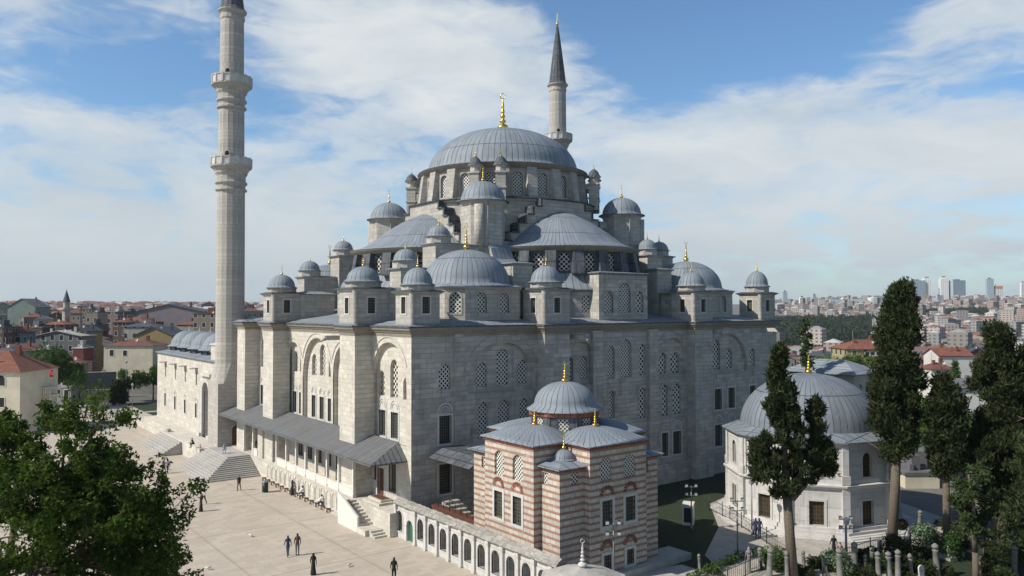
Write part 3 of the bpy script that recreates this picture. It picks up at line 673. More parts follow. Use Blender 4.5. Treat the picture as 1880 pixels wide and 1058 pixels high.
# ---- kiosk capped piers round the drum
for dg in (45, 135, 225, 315):
    for e in (-7.2, 7.2):
        t = radians(dg+e); c = (13.05*cos(t), 13.05*sin(t)); m = MB(); c2 = (12.1*cos(t), 12.1*sin(t))
        m.obox(c, 1.25, 1.25, 34.6, 38.3, t); m.obox(c, 1.5, 1.5, 36.2, 36.35, t); m.obox(c2, 1.6, 1.0, 37.5, 38.25, t); m.obox(c, 1.55, 1.5, 38.1, 38.32, t); m.lathe([(.66, 38.3), (.66, 39.0), (.98, 39.15), (.98, 39.25)], c, 8, ribs=4, smooth=False)
        pier = m.build('drum_pier', M['stone_drum'], MQ)
        m = MB(); m.lathe([(1.0, 39.25), (.94, 39.33), (.78, 39.5), (.7, 39.75), (.5, 40.05), (.25, 40.25), (0, 40.35)], c, 12, ribs=10); sub(m, 'cap', M['lead_dark'], pier); finial(c, 40.25, 1.0, pier, subp=True, s=1.1)
# ---- the four big corner turrets
for sx in (-1, 1):
    for sy in (-1, 1):
        c = (sx*11.83, sy*11.83); m = MB(); P = ngon(c, 2.72, 8, pi/8)
        m.prism(P, 27, 33.7); m.offset_strip(P, [(0, 33.35), (.08, 33.4), (.12, 33.6), (.3, 33.85), (.32, 33.95)])
        t = atan2(sy, sx); m.tube((c[0]+2.5*cos(t), c[1]+2.5*sin(t), 28), (c[0]+2.5*cos(t), c[1]+2.5*sin(t), 33.4), .62, n=14)
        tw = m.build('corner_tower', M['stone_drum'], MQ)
        m = MB(); m.offset_strip(P, [(.32, 33.95), (.4, 33.95), (.4, 34.05), (-.1, 34.2)]); sub(m, 'tower_eaves', M['lead_dark'], tw)
        small_dome(c, 2.68, 2.5, 34.0, 24, tw, fin=1.9, subp=True)
        m = MB(); m.tube((c[0]-1.2, c[1]-2.7, 28), (c[0]-1.2, c[1]-2.7, 33.9), .05, n=5); sub(m, 'lightning_rod', M['metal'], tw)

# ---- side gallery with sloping lead roof
m = MB(); xe, ze, yN, yS = -33.0, 6.7, 21.4, -23.9
m.face([(xe, yS, ze), (xe, yN, ze), (-A, yN, 8.25), (-A, yS+1.7, 8.25)], [(-yS*1., 0), (-yN*1., 0), (-yN, 3.4), (-yS-1.7, 3.4)])
m.face([(xe, yS, ze), (-A, yS+1.7, 8.25), (-A, yS, ze)])
for a, b in (((xe, yS), (xe, yN)), ((xe, yS), (-A, yS))):
    m.face([(*a, ze+.0), (*b, ze), (*b, ze-.16), (*a, ze-.16)])
m.face([(xe, yS, ze-.16), (xe, yN, ze-.16), (-A, yN, ze-.16), (-A, yS, ze-.16)])
m.build('gallery_roof', M['lead_gallery'], MQ)
m = MB(); m.box(-31.35, -A+.3, -24.6, 20.8, 0, 2.2); m.box(-31.42, -31.3, -16.9, 12.9, 2.12, 2.26); m.build('gallery_platform', M['stone'], MQ)
cols = [15.9, 12.4, 4.15, .99, -2.0, -4.75, -7.6, -10.5, -13.4, -16.8]
for y in cols:
    m = MB(); m.box(-31.33, -31.05, y-.14, y+.14, 2.2, ze-.2); m.box(-31.4, -30.98, y-.2, y+.2, 2.2, 2.5); m.box(-31.4, -30.98, y-.2, y+.2, ze-.45, ze-.2); m.build('gallery_column', M['trim_white'], MQ)
m = MB(); m.box(-31.3, -29.3, 8.9, 10.6, 2.2, ze-.3); m.build('gallery_wall', M['stone'], MQ)
for a, b in list(zip(cols[2:], cols[3:]))+[(12.3, 10.65)]:
    m = MB(); m.box(-31.3, -31.1, b+.16, a-.16, 2.26, 3.05); m.box(-31.34, -31.06, b+.15, a-.15, 3.05, 3.12); m.build('parapet_panel', M['trim_white'], MQ)
# ablution fountains: arched niches in the platform wall with seats
FF = Fr((-31.35, 0, 0), (0, -1, 0), (-1, 0, 0)); m = MB(); n = 14
for i in range(n):
    u = -6.2+i*1.45
    O = arch(u-.6, u+.6, .25, 1.95, .6); I = arch(u-.52, u+.52, .25, 1.87, .6)
    for k in range(1, len(O)):
        j = (k+1) % len(O); m.face([FF.p(*I[k], -.06), FF.p(*I[j], -.06), FF.p(*O[j], -.06), FF.p(*O[k], -.06)]); m.face([FF.p(*O[k], -.06), FF.p(*O[j], -.06), FF.p(*O[j], 0), FF.p(*O[k], 0)]); m.face([FF.p(*I[k], -.06), FF.p(*I[j], -.06), FF.p(*I[j], 0), FF.p(*I[k], 0)])
m.box(-31.9, -31.35, -14.6, 7.2, 0, .12); m.build('fountain_niches', M['stone'], MQ)
# near stairs and landing
def steps(m, x0, x1, y0, z0, n, dy, dz):
    for i in range(n): m.box(x0, x1, min(y0, y0+dy*(n-i)), max(y0, y0+dy*(n-i)), z0+dz*i, z0+dz*(i+1))
m = MB(); steps(m, -32.75, -31.36, -17.2, .55, 8, -.5, .206); m.box(-33.0, -31.36, -22.9, -21.1, 0, .55)
for i in range(3): m.box(-32.6, -31.37, -22.9-.38*(3-i), -22.9, 0+.18*i, .18*(i+1)-.02)
m.box(-32.74, -31.36, -17.2, -16.9, 0, 2.18); m.build('side_stairs', M['stone'], MQ)
m = MB(); m.face([(-32.95, -16.9, 2.2), (-32.95, -16.9, 3.1), (-32.95, -21.2, 1.45), (-32.95, -21.2, .0), (-32.95, -16.9, 0)]); m.face([(-32.76, -16.9, 0), (-32.76, -16.9, 3.1), (-32.76, -21.2, 1.45), (-32.76, -21.2, 0)])
m.face([(-32.95, -16.9, 3.1), (-32.76, -16.9, 3.1), (-32.76, -21.2, 1.45), (-32.95, -21.2, 1.45)]); m.face([(-32.95, -21.2, 0), (-32.76, -21.2, 0), (-32.76, -21.2, 1.45), (-32.95, -21.2, 1.45)]); m.build('stair_parapet', M['trim_white'], MQ)
m = MB(); m.box(-30.9, -29.3, -21.6, -18.2, 2.2, 2.42); m.box(-30.5, -29.3, -21.2, -18.6, 2.42, 2.62); m.build('door_step', M['stone'], MQ)
m = MB(); m.box(-30.3, -29.4, -21., -18.8, 2.62, 2.66); m.build('mat', M['wood'], MQ)
m = MB(); m.box(-29.35, -29.2, -17.75, -17.1, 3.9, 5.3); nb = m.build('notice_board', M['wood'], MQ); m = MB(); m.box(-29.4, -29.35, -17.68, -17.17, 3.97, 5.23); sub(m, 'notice', M['concrete'], nb)

# ================================================================== TERRACE and big stairs (part of the square)
TR = empty('entrance_terrace', (-33, 30, 0), label='raised stone terrace with wide pyramid steps before the courtyard door', cat='terrace')
m = MB(); m.prism([(-35.23, 22.2), (-35.23, 43), (-33.6, 43), (-33.6, 62.5), (-31.4, 62.5), (-31.4, 22.2)], 0, 2.0); m.build('terrace_wall', M['stone'], TR)
m = MB()
for i in range(12):
    z0 = i*.175; k = (12-i); e = .36*(k-1); m.box(-34.3-e, -31.36, 13.2-e, 22.18, z0, z0+.17 if i < 11 else 2.1)
m.build('wide_steps', M['step_stone'], TR)
m = MB()
for i in range(8): m.box(-35.23-.4*(8-i), -35.22, 31.+.25*(7-i)*0, 43.2, i*.22, i*.22+.215)
m.build('side_steps', M['step_stone'], TR)
m = MB(); m.box(-34.9, -34.4, 40.6, 41.8, 2.0, 2.45); m.build('stone_block', M['concrete'], TR)
m = MB(); m.box(-33.9, -33.58, 43, 71, 0, 1.1); m.box(-33.7, -31.4, 62.5, 71, 0, 1.0); m.build('low_wall', M['stone'], TR)

# ================================================================== MINARETS
def minaret(x, y, label):
    r = empty('minaret', (x, y, 0), label=label, cat='minaret', group='minarets of the mosque')
    c = (0, 0); m = MB()
    P = [(-2.3, -2.3), (2.3, -2.3), (2.3, 2.3), (-2.3, 2.3)]
    m.prism(P, 0, 10.8)
    # faceted transition
    Q = ngon(c, 2.0, 16, pi/16); sq = []
    for qx, qy in Q:
        k = 2.3/max(abs(qx), abs(qy)); sq.append((qx*k, qy*k))
    m.prism(sq, 10.8, 13.6, Q); pd = m.build('pedestal', M['minaret']); pd.parent = r
    def shaft(name, r0, r1, z0, z1):
        m = MB(); A_ = ngon(c, r0, 16, pi/16); B_ = ngon(c, r1, 16, pi/16); m.prism(A_, z0, z1, B_); o = m.build(name, M['minaret']); o.parent = r; return o
    def mould(z, rr, zz, R):
        m = MB(); m.lathe([(rr, zz), (rr+.28, zz+.15), (rr+.28, zz+.35), (rr+.05, zz+.5), (rr+.05, zz+.9), (rr+.32, zz+1.15), (rr+.32, zz+1.35), (rr+.1, zz+1.5), (rr+.1, z-1.3), (rr+.35, z-.9), (rr+.35, z-.7), (R-.3, z-.25), (R, z-.05), (R, z+.12), (rr, z+.12)], c, 16, a0=pi/16, a1=2*pi+pi/16, smooth=False, ribs=16)
        o = m.build('balcony', M['minaret']); o.parent = r
        m = MB()
        for k in range(16):
            t = 2*pi*k/16; p = (R*.97*cos(t), R*.97*sin(t)); m.obox(p, .22, .24, z+.12, z+1.35, t)
        m.lathe([(R-.16, z+.12), (R-.06, z+.12), (R-.06, z+1.15), (R+.04, z+1.15), (R+.04, z+1.28), (R-.16, z+1.28), (R-.16, z+.12)], c, 16, smooth=False, ribs=16)
        o2 = sub(m, 'balustrade', M['marble'], o)
    shaft('lower_shaft', 1.98, 1.9, 13.6, 38.3); mould(41.3, 1.9, 37.8, 2.85)
    shaft('middle_shaft', 1.8, 1.74, 41.4, 51.); mould(53.0, 1.76, 49.6, 2.8)
    shaft('upper_shaft', 1.66, 1.6, 53.1, 63.5)
    m = MB(); m.lathe([(1.6, 62.4), (1.72, 62.6), (1.72, 63.0), (1.62, 63.1), (1.7, 63.4), (2.0, 63.7), (2.0, 63.85)], c, 16, smooth=False, ribs=12); o = m.build('shaft_cornice', M['minaret']); o.parent = r
    m = MB(); m.lathe([(2.0, 63.85), (1.95, 63.95), (1.62, 64.3), (1.05, 69), (.45, 73.6), (.12, 75.6)], c, 16, ribs=16, smooth=False); o = m.build('cone_roof', M['lead_dark']); o.parent = r
    finial(c, 75.4, 2.7, o, subp=True, s=.9)
    for z, w in ((41.5, .3), (53.2, .3)):
        t = radians(235); m = MB(); F = Fr((1.78*cos(t), 1.78*sin(t), 0), (-sin(t), cos(t), 0), (cos(t), sin(t), 0)); lp = arch(-.3, .3, z, z+1.9); ring(m, F, lp, .1, .06); o = m.build('door', M['minaret']); o.parent = r; pane(F, lp, -.03, 'opening', M['dark'], o, True)
    return r
mn1 = minaret(-30.75, 23.75, 'tall pale stone minaret close on the left, its top cut off by the picture edge')
mn2 = copy_tree(mn1); mn2.location = (30.75, 23.75, 0); tag(mn2, 'slim minaret rising behind the main dome with its whole dark cone in view')
FM = Fr((-30.55, 23.75-2.3, 0), (1, 0, 0), (0, -1, 0)); lp = arch(-.55, .55, 2.25, 4.9, .55)
m = MB(); ring(m, FM, lp, .3, .06); o = m.build('doorway', M['minaret'], mn1); pane(FM, lp, -.02, 'door', M['wood'], o, True)

# ================================================================== COURTYARD
CY = empty('courtyard', (-31, 45, 0), label='pale stone courtyard building with a row of blue lead domes beside the near minaret', cat='courtyard')
FC = Fr((-31.5, 0, 0), (0, -1, 0), (-1, 0, 0)); m = MB()
cw = [(-56.9, -56.0), (-50.4, -49.5), (-44.3, -43.4), (-38.0, -37.1)]
hl = [(rect(a, b, 4.3, 6.5), .35) for a, b in cw]+[(arch(a+.1, b-.1, 9.3, 11.6, .6), .35) for a, b in cw]
hl += [(arch(-33.4, -30.2, 2.0, 10.2, .5, 10), .9)]
panel(m, FC, rect(-62.2, -26.6, 1.5, 13.2), hl)
m.face([(-31.5, 62.2, 0), (20, 62.2, 0), (20, 62.2, 13.2), (-31.5, 62.2, 13.2)]); m.build('courtyard_wall', M['stone'], CY)
for a, b in cw:
    rect_window(FC, a, b, 4.3, 6.5, 0, CY, g=.22); pane(FC, arch(a+.1, b-.1, 9.3, 11.6, .6), .3, 'lattice_window', M['lattice_light'], CY)
    m = MB(); F2 = FC; m.face([FC.p(a-.5, 12.0, .02), FC.p(b+.3, 12.0, .02), FC.p(b+.3, 11.85, -.95), FC.p(a-.5, 11.85, -.95)]); m.face([FC.p(a-.5, 12.05, .02), FC.p(b+.3, 12.05, .02), FC.p(b+.3, 11.95, -.95), FC.p(a-.5, 11.95, -.95)])
    m.build('window_hood', M['concrete'], CY)
m = MB(); lp = arch(-33.4, -30.2, 2.0, 10.2, .5, 10); ring(m, FC, lp, .55, .35); m.box(-32.0, -31.5, 29.2, 34.4, 11.1, 11.5)
m.box(-32.2, -31.5, 33.6, 34.7, 2.0, 2.5); m.box(-32.2, -31.5, 29.0, 30.0, 2., 2.5)
o = m.build('portal', M['marble'], CY); pane(FC, lp, .85, 'door', M['metal'], o, True)
m = MB(); m.offset_strip([(-31.5, 62.2), (-31.5, 26.7), (20, 26.7), (20, 62.2)], [(0, 13.1), (.15, 13.2), (.3, 13.4), (.3, 13.55), (-.2, 13.6), (-3.2, 14.3)]); m.build('courtyard_roof', M['lead'], CY)
m = MB(); m.prism([(-31.3, 26.7), (-26, 26.7), (-26, 30.8), (-31.3, 30.8)], 13.0, 15.7); m.offset_strip([(-31.3, 26.7), (-26, 26.7), (-26, 30.8), (-31.3, 30.8)], [(0, 15.6), (.2, 15.8), (.2, 15.95), (-.3, 16.1)], capz=1); m.build('portico_end', M['stone'], CY)
for i in range(5):
    c = (-27.3, 57.5-i*6.3); m = MB(); m.prism(ngon(c, 3.1, 8, pi/8), 13.9, 14.75)
    for k in range(8): m.obox((c[0]+2.9*cos(pi/8+k*pi/4), c[1]+2.9*sin(pi/8+k*pi/4)), .5, .6, 13.9, 14.8, pi/8+k*pi/4)
    d = m.build('dome_drum', M['lead_dark'], CY); small_dome(c, 3.0, 2.7, 14.7, 26, d, subp=True); finial(c, 17.3, 1.1, d, 'marble_frame', True, 1.1)

# ================================================================== LIBRARY (striped brick and stone)
LB = empty('library', (-22.2, -38.6, 0), label='small library of red brick and pale stone stripes under a blue-grey lead dome', cat='library')
lx0, lx1, ly0, ly1 = -27.65, -16.9, -44.2, -32.85
Fl = Fr((-28.35, 0, 0), (0, -1, 0), (-1, 0, 0)); Fr_ = Fr((0, -44.9, 0), (1, 0, 0), (0, -1, 0))
m = MB(); wl = []
upL = [(36.85, 38.1, 7.45, 9.5), (39.3, 40.6, 7.45, 9.5)]; rcL = [(36.85, 37.95, 4.05, 6.2), (39.35, 40.45, 4.0, 6.2)]
panel(m, Fl, rect(35.5, 41.95, 0, 10.3), [(arch(*w, .5), .2) for w in upL]+[(rect(*w), .25) for w in rcL])
upR = [(-24.1, -22.85, 7.65, 9.5), (-21.5, -20.2, 7.6, 9.45)]; rcR = [(-23.95, -22.85, 4.2, 6.15), (-21.4, -20.3, 4.2, 6.1), (-23.8, -23.0, .75, 1.95), (-21.3, -20.5, .75, 1.95)]
panel(m, Fr_, rect(-25.2, -19.0, 0, 10.4), [(arch(*w, .5), .2) for w in upR]+[(rect(*w), .25) for w in rcR])
def wl_(p, q, z=10.3): m.face([(*p, 0), (*q, 0), (*q, z), (*p, z)])
wl_((-28.35, -41.95), (-24, -41.95)); wl_((-28.35, -35.5), (-24, -35.5)); wl_((-25.2, -44.9), (-25.2, -41), 10.4); wl_((-19, -44.9), (-19, -41), 10.4)
m.box(-20, -16.2, -41.9, -35.5, 0, 10.3); m.box(-25.2, -19, -36, -32.1, 0, 10.3)
m.build('wall', M['stripes'], LB)
for (x0, x1, y0, y1) in ((lx0, -24, ly0, -41), (-20, lx1, ly0, -41), (lx0, -24, -36, ly1), (-20, lx1, -36, ly1)):
    m = MB(); Fx = Fr((x0, 0, 0), (0, -1, 0), (-1, 0, 0)); Fy = Fr((0, y0, 0), (1, 0, 0), (0, -1, 0))
    near = (y0 == ly0); hx = [(-y1+1.15, -y1+1.85, 7.5, 8.45)]; hy = [((x0+1.15), (x0+1.95), 7.6, 8.5)]
    panel(m, Fx, rect(-y1, -y0, 0, 8.8), [(rect(*w), .2) for w in hx]); panel(m, Fy, rect(x0, x1, 0, 8.8), [(rect(*w), .2) for w in hy])
    m.face([(x1, y0, 0), (x1, y1, 0), (x1, y1, 8.8), (x1, y0, 8.8)]); m.face([(x0, y1, 0), (x1, y1, 0), (x1, y1, 8.8), (x0, y1, 8.8)])
    tw = m.build('corner_tower', M['stripes'], LB)
    for F, w in ((Fx, hx[0]), (Fy, hy[0])): pane(F, rect(*w), .17, 'lattice', M['lattice_fine'], tw, True)
    P = [(x0, y0), (x1, y0), (x1, y1), (x0, y1)]; m = MB(); m.offset_strip(P, [(0, 8.65), (.18, 8.75), (.18, 8.85)]); sub(m, 'brick_cornice', M['brick'], tw)
    m = MB(); c = ((x0+x1)/2, (y0+y1)/2); m.offset_strip(P, [(.18, 8.86), (.42, 8.9), (.42, 8.97), (-.2, 9.15), (-.9, 9.3)], capz=1); sub(m, 'tower_roof', M['lead'], tw)
    if near and x0 == lx0: small_dome(c, .85, .75, 9.3, 14, tw, fin=1.5, subp=True, n=24)
for w in upL: lat_window(Fl, arch(*w, .5), .18, LB, 'lattice_fine')
for w in upR: lat_window(Fr_, arch(*w, .5), .18, LB, 'lattice_fine')
def lib_rect(F, w, g=.24):
    rect_window(F, *w, 0, LB, blind=False, g=g, rev=.2)
    m = MB(); c = (w[0]+w[1])/2; z = w[3]+g+.15
    for i in range(8):
        t0, t1 = pi*i/8, pi*(i+.8)/8; P = [(c+r*cos(t), z+r*sin(t)) for r, t in ((.78, t0), (.78, t1), (.45, t1), (.45, t0))]
        m.face([F.p(*q, -.05) for q in P]); m.face([F.p(*P[0], -.05), F.p(*P[1], -.05), F.p(*P[1], .01), F.p(*P[0], .01)])
    m.build('brick_arch', M['brick'], LB)
for w in rcL: lib_rect(Fl, w)
for w in rcR: lib_rect(Fr_, w)
for P, apx in (([(-28.35, -41.95), (-24, -41.95), (-24, -35.5), (-28.35, -35.5)], (-25.3, -38.7)), ([(-25.2, -44.9), (-19, -44.9), (-19, -41), (-25.2, -41)], (-22.1, -41.6)), ([(-20, -41.95), (-16.2, -41.95), (-16.2, -35.5), (-20, -35.5)], (-19, -38.7)), ([(-25.2, -36), (-19, -36), (-19, -32.1), (-25.2, -32.1)], (-22.1, -35.6))):
    m = MB(); m.offset_strip(P, [(0, 10.15), (.1, 10.2), (.2, 10.35), (.2, 10.45)]); bc = m.build('brick_cornice', M['brick'], LB)
    m = MB(); prof = []
    prev = None
    for k in range(9):
        q = k/8; s = 1-q; s = s if k else 1.0; zz = 10.47+1.05*sin(q*pi/2)
        R = [(apx[0]+(x-apx[0])*(s+.08*(1-q)), apx[1]+(y-apx[1])*(s+.08*(1-q)), zz) for x, y in P]
        if k == 0:
            R = [(apx[0]+(x-apx[0])*1.1, apx[1]+(y-apx[1])*1.1, 10.5) for x, y in P]; R0 = [(x, y, 10.42) for x, y, _ in R]
            for i in range(4): m.face([R0[i], R0[(i+1) % 4], R[(i+1) % 4], R[i]])
            m.face(R0)
        if prev:
            for i in range(4):
                j = (i+1) % 4; e = (Vector(P[j])-Vector(P[i])).length
                m.face([prev[i], prev[j], R[j], R[i]], [(0, k*.5), (round(e/.62), k*.5), (round(e/.62), k*.5+.5), (0, k*.5+.5)], True)
        prev = R
    m.build('arm_roof', M['lead'], LB)
for c in ((-25.6, -38.7), (-22.1, -42.2), (-18.6, -38.7), (-22.1, -35)): finial(c, 11.4, 1.5, LB, s=1.5)
m = MB(); P = ngon((-22.2, -38.6), 3.0, 8, pi/8)
Pw = []
for i in range(8):
    a, b = Vector(P[i-1]), Vector(P[i]); d = b-a; mid = (a+b)/2; nn = Vector((d.y, -d.x)).normalized(); F = Fr((*mid, 0), (*d, 0), (*nn, 0)); lp = rect(-.48, .48, 10.95, 12.0)
    panel(m, F, rect(-d.length/2, d.length/2, 10.3, 12.15), [(lp, .15)]); Pw.append((F, lp))
dr = m.build('drum', M['lead_dark'], LB)
for F, lp in Pw: pane(F, lp, .12, 'lattice', M['lattice_fine'], dr, True)
m = MB(); m.offset_strip(P, [(.02, 12.1), (.14, 12.15), (.2, 12.5)]); sub(m, 'brick_cornice', M['brick'], dr)
m = MB(); c = (-22.2, -38.6); m.lathe([(3.2, 12.48), (3.25, 12.5), (3.25, 12.56), (2.95, 12.72), (2.62, 13.0)]+[(max(0, 2.62*cos(pi/2*i/10)), 13.0+1.85*sin(pi/2*i/10)) for i in range(1, 11)], c, 40, ribs=32); d = m.build('dome', M['lead'], LB); finial(c, 14.75, 1.8, d, subp=True, s=1.4)
m = MB(); m.box(-28.6, -15.9, -45.6, -32, -.2, .55); m.box(-15.9, -14.2, -45.5, -43, -.2, .5); m.build('plinth', M['concrete'], LB)
# covered stair between the library and the mosque
m = MB()
for i in range(10): m.box(-26.5, -24.8, -31.4+.62*i-.62, -31.4+.62*i, .0, .6+.25*i)
m.build('library_stair', M['concrete'], LB)
m = MB(); m.box(-27.3, -26.6, -32.8, -25.2, 0, 2.6); m.build('stair_wall', M['wood'], LB)
m = MB(); m.prism([(-27.6, -32), (-22.5, -32), (-22.5, -25.2), (-27.6, -25.2)], 7.0, 7.8, [(-26.2, -32), (-23.8, -32), (-23.8, -25.2), (-26.2, -25.2)]); m.build('porch_roof', M['lead_dark'], LB)
m = MB()
for i in range(8): m.tube((-27.3, -32.2+.95*i, 2.6), (-27.3, -32.2+.95*i, 3.6), .03)
m.tube((-27.3, -32.2, 3.6), (-27.3, -25.4, 3.6), .04); m.build('railing', M['metal_dark'], LB)

# ================================================================== TURBE
TB = empty('domed_tomb', (6.63, -43.54, 0), label='ten-sided pale marble tomb with wide grey lead dome and gold finial behind the cypress', cat='tomb')
c = (6.63, -43.54); P = ngon(c, 8.15, 10, radians(18)); m = MB(); wn = []
for i in range(10):
    a, b = Vector(P[i-1]), Vector(P[i]); d = b-a; ln = d.length; mid = (a+b)/2; nn = Vector((d.y, -d.x)).normalized(); F = Fr((*mid, 0), (*d, 0), (*nn, 0))
    lw = rect(-.66, .66, .95, 3.15); uw = arch(-.54, .54, 5.35, 7.6, .5)
    panel(m, F, rect(-ln/2, ln/2, 0, 8.6), [(lw, .3), (uw, .3)]); ring(m, F, lw, .22, .07); ring(m, F, uw, .1, .04); wn.append((F, lw, uw))
    for s in (-1, 1): m.face([F.p(s*(ln/2-.25)+q, z, -.1) for q, z in ((-.25, 4.9), (.25, 4.9), (.25, 8.4), (-.25, 8.4))])
m.build('wall', M['marble'], TB)
for F, lw, uw in wn: pane(F, lw, .25, 'window', M['grille_gold'], TB); pane(F, uw, .25, 'arched_window', M['grille_gold'], TB)
for q in P:
    for z0, z1, r in ((0, .8, .62), (.8, 4.3, .42), (4.9, 5.7, .5), (5.7, 7.6, .34)):
        pass
for q in P:
    m = MB(); t = atan2(q[1]-c[1], q[0]-c[0]); k = (q[0]-.1*cos(t), q[1]-.1*sin(t))
    for z0, z1, w in ((.3, 1.3, .95), (1.3, 4.4, .7), (4.4, 4.8, .72), (4.8, 5.6, .8), (5.6, 8.4, .58)): m.obox(k, w*.8, w, z0, z1, t)
    m.build('corner_pilaster', M['marble'], TB)
m = MB(); m.offset_strip(P, [(0, 4.3), (.12, 4.35), (.35, 4.55), (.37, 4.7), (0, 4.8)]); m.offset_strip(P, [(0, 8.25), (.1, 8.3), (.22, 8.45), (.25, 8.55)])
m.offset_strip(P, [(.9, -.1), (.9, .25), (.5, .25), (.5, .5), (.25, .5), (.25, .8), (0, .85)]); m.offset_strip(P, [(1.7, -.1), (1.7, .1), (1.3, .1), (1.3, .18), (.8, .2)]); m.build('marble_moulding', M['marble'], TB)
m = MB(); m.offset_strip(P, [(.25, 8.55), (.5, 8.58), (.5, 8.68), (0, 8.85), (-1.1, 9.3)]); m.build('eaves', M['lead_tomb'], TB)
m = MB(); m.lathe([(6.85, 8.9)]+[(max(0, 6.8*cos(pi/2*i/14)), 9.15+5.25*sin(pi/2*i/14)) for i in range(0, 15)], c, 80, ribs=64); d = m.build('dome', M['lead_tomb'], TB); finial(c, 14.3, 2.2, d, subp=True, s=1.3)

# ================================================================== ARCADE WALL
AW = empty('arcade_wall', (-30.3, -37, 0), label='long pale stone wall of arched barred windows with a green door and mossy coping', cat='wall')
Fw = Fr((-30.6, 0, 0), (0, -1, 0), (-1, 0, 0)); wc = [25.1, 28.85, 30.75, 32.6, 34.45, 36.3, 38.2, 40.1, 42., 43.9, 45.8]
m = MB(); hl = [arch(u-.52, u+.52, .62, 2.5, .55, 8) for u in wc]; dl = arch(26.3, 27.45, -.25, 1.95, .6, 8)
panel(m, Fw, rect(24.45, 47.3, -.8, 3.05), [(h, .35) for h in hl]+[(dl, .3)])
panel(m, Fr((-29.95, 0, 0), (0, -1, 0), (-1, 0, 0)), rect(24.45, 47.3, -.8, 3.05), [(h, -.3) for h in hl])
for h in hl: ring(m, Fw, h, .13, .05)
m.face([(-30.6, -47.3, -.8), (-29.95, -47.3, -.8), (-29.95, -47.3, 3.05), (-30.6, -47.3, 3.05)]); m.build('wall', M['marble'], AW)
for i in range(len(wc)+1):
    u = (wc[i-1]+wc[i])/2 if 1 < i < len(wc) else (24.5 if i == 0 else (28.0 if i == 1 else 46.8))
    m = MB(); m.box(-30.78, -30.55, -u-.14, -u+.14, -.3, 3.0); m.box(-30.85, -30.55, -u-.2, -u+.2, -.3, .2); m.box(-30.84, -30.55, -u-.2, -u+.2, 2.75, 3.02); m.build('pier', M['marble'], AW)
for u in wc:
    m = MB()
    for k in range(7): m.tube((-30.4, -(u-.45+.15*k), .62), (-30.4, -(u-.45+.15*k), 2.45), .018, n=4)
    for z in (.9, 1.5, 2.1): m.tube((-30.4, -u-.5, z), (-30.4, -u+.5, z), .018, n=4)
    m.build('window_bars', M['metal_dark'], AW)
pane(Fw, dl, .25, 'door', M['green_door'], AW); m = MB(); m.box(-31.3, -30.6, -28.1, -25.6, -.9, -.25); m.build('door_step', M['marble'], AW)
M['moss'] = stone('mossy_coping_stone', (.42, .40, .36), (.27, .255, .22), bw=.55, bh=.8, mortar=.6, blotch=.8, stain=(.1, .095, .07), stainamt=.8)
m = MB(); rr = random.Random(3); pts = [(-30.85, 3.05), (-30.9, 3.12), (-30.68, 3.38), (-30.3, 3.6), (-29.92, 3.38), (-29.7, 3.12), (-29.72, 3.05)]
N = 60; rings = []
for i in range(N+1):
    y = -24.3-23.2*i/N; j = rr.uniform(-.05, .05) if i % 2 else rr.uniform(-.02, .04); rings.append([(x+j*.4, y, z+j*(1 if 0 < k < 6 else 0)) for k, (x, z) in enumerate(pts)])
for a, b in zip(rings, rings[1:]):
    for k in range(len(pts)-1): m.face([a[k], a[k+1], b[k+1], b[k]])
m.face(rings[0]); m.face(rings[-1]); m.build('coping', M['moss'], AW)
# kiosk roof at the end of the wall
KS = empty('fountain_kiosk', (-32.3, -51.2, 0), label='stone fountain kiosk with shallow pointed roof and small marble finial at the bottom edge', cat='kiosk')
P = ngon((-31.2, -50.6), 2.5, 8, pi/8); m = MB(); m.prism(P, -.8, 3.1); m.build('body', M['marble'], KS)
m = MB(); m.offset_strip(P, [(0, 2.9), (.4, 3.15), (.45, 3.3), (.2, 3.35), (-.8, 3.75), (-2.1, 4.05)], capz=1); m.build('roof', M['concrete'], KS)
for q in ngon((-31.2, -50.6), 2.75, 16, 0):
    pass
finial((-31.2, -50.6), 4.0, 1.9, KS, 'marble_frame', s=1.3)

# ================================================================== GROUND AND TERRAIN
def smooth(a, b, x):
    t = max(0, min(1, (x-a)/(b-a))); return t*t*(3-2*t)
def lerp(pts, x):
    if x <= pts[0][0]: return pts[0][1]
    for (a, u), (b, v) in zip(pts, pts[1:]):
        if x < b: return u+(v-u)*(x-a)/(b-a)
    return pts[-1][1]
LEFT = [(0, -.5), (185, -.5), (260, .5), (420, 3), (700, 8.5), (1100, 15), (1800, 22), (2600, 28), (3600, 34), (4200, 20)]
RIGHT = [(0, -.5), (130, -.5), (190, -3), (300, -10), (520, -24), (900, -34), (1300, -20), (1900, -2), (2600, 20), (3200, 36), (3700, 40), (4300, 25)]
def TH(x, y):
    dx, dy = x-CAM.x, y-CAM.y; r = math.hypot(dx, dy); a = math.atan2(dx, dy)-YAW
    a = (a+pi) % (2*pi)-pi
    w = smooth(-.12, .18, a)
    h = lerp(LEFT, r)*(1-w)+lerp(RIGHT, r)*w
    if r > 400: h += 4*(noise.noise(Vector((x/330, y/330, 0))))*min(1, (r-400)/600)
    return h
def at(px, r):   # direction by azimuth column, range r from the camera
    a = YAW+math.atan((px-940)/1435); rr = r/cos(a-YAW)
    return CAM.x+rr*sin(a), CAM.y+rr*cos(a)
m = MB(); RR = [0, 20, 60, 120, 185, 220, 260, 320, 400, 500, 620, 760, 920, 1100, 1300, 1550, 1800, 2100, 2400, 2800, 3200, 3700, 4300]
NA = 120; grid = []
for r in RR:
    row = []
    for i in range(NA+1):
        a = YAW-1.25+2.5*i/NA if True else 0; x, y = CAM.x+r*sin(a)-30*sin(YAW), CAM.y+r*cos(a)-30*cos(YAW); row.append((x, y, TH(x, y)))
    grid.append(row)
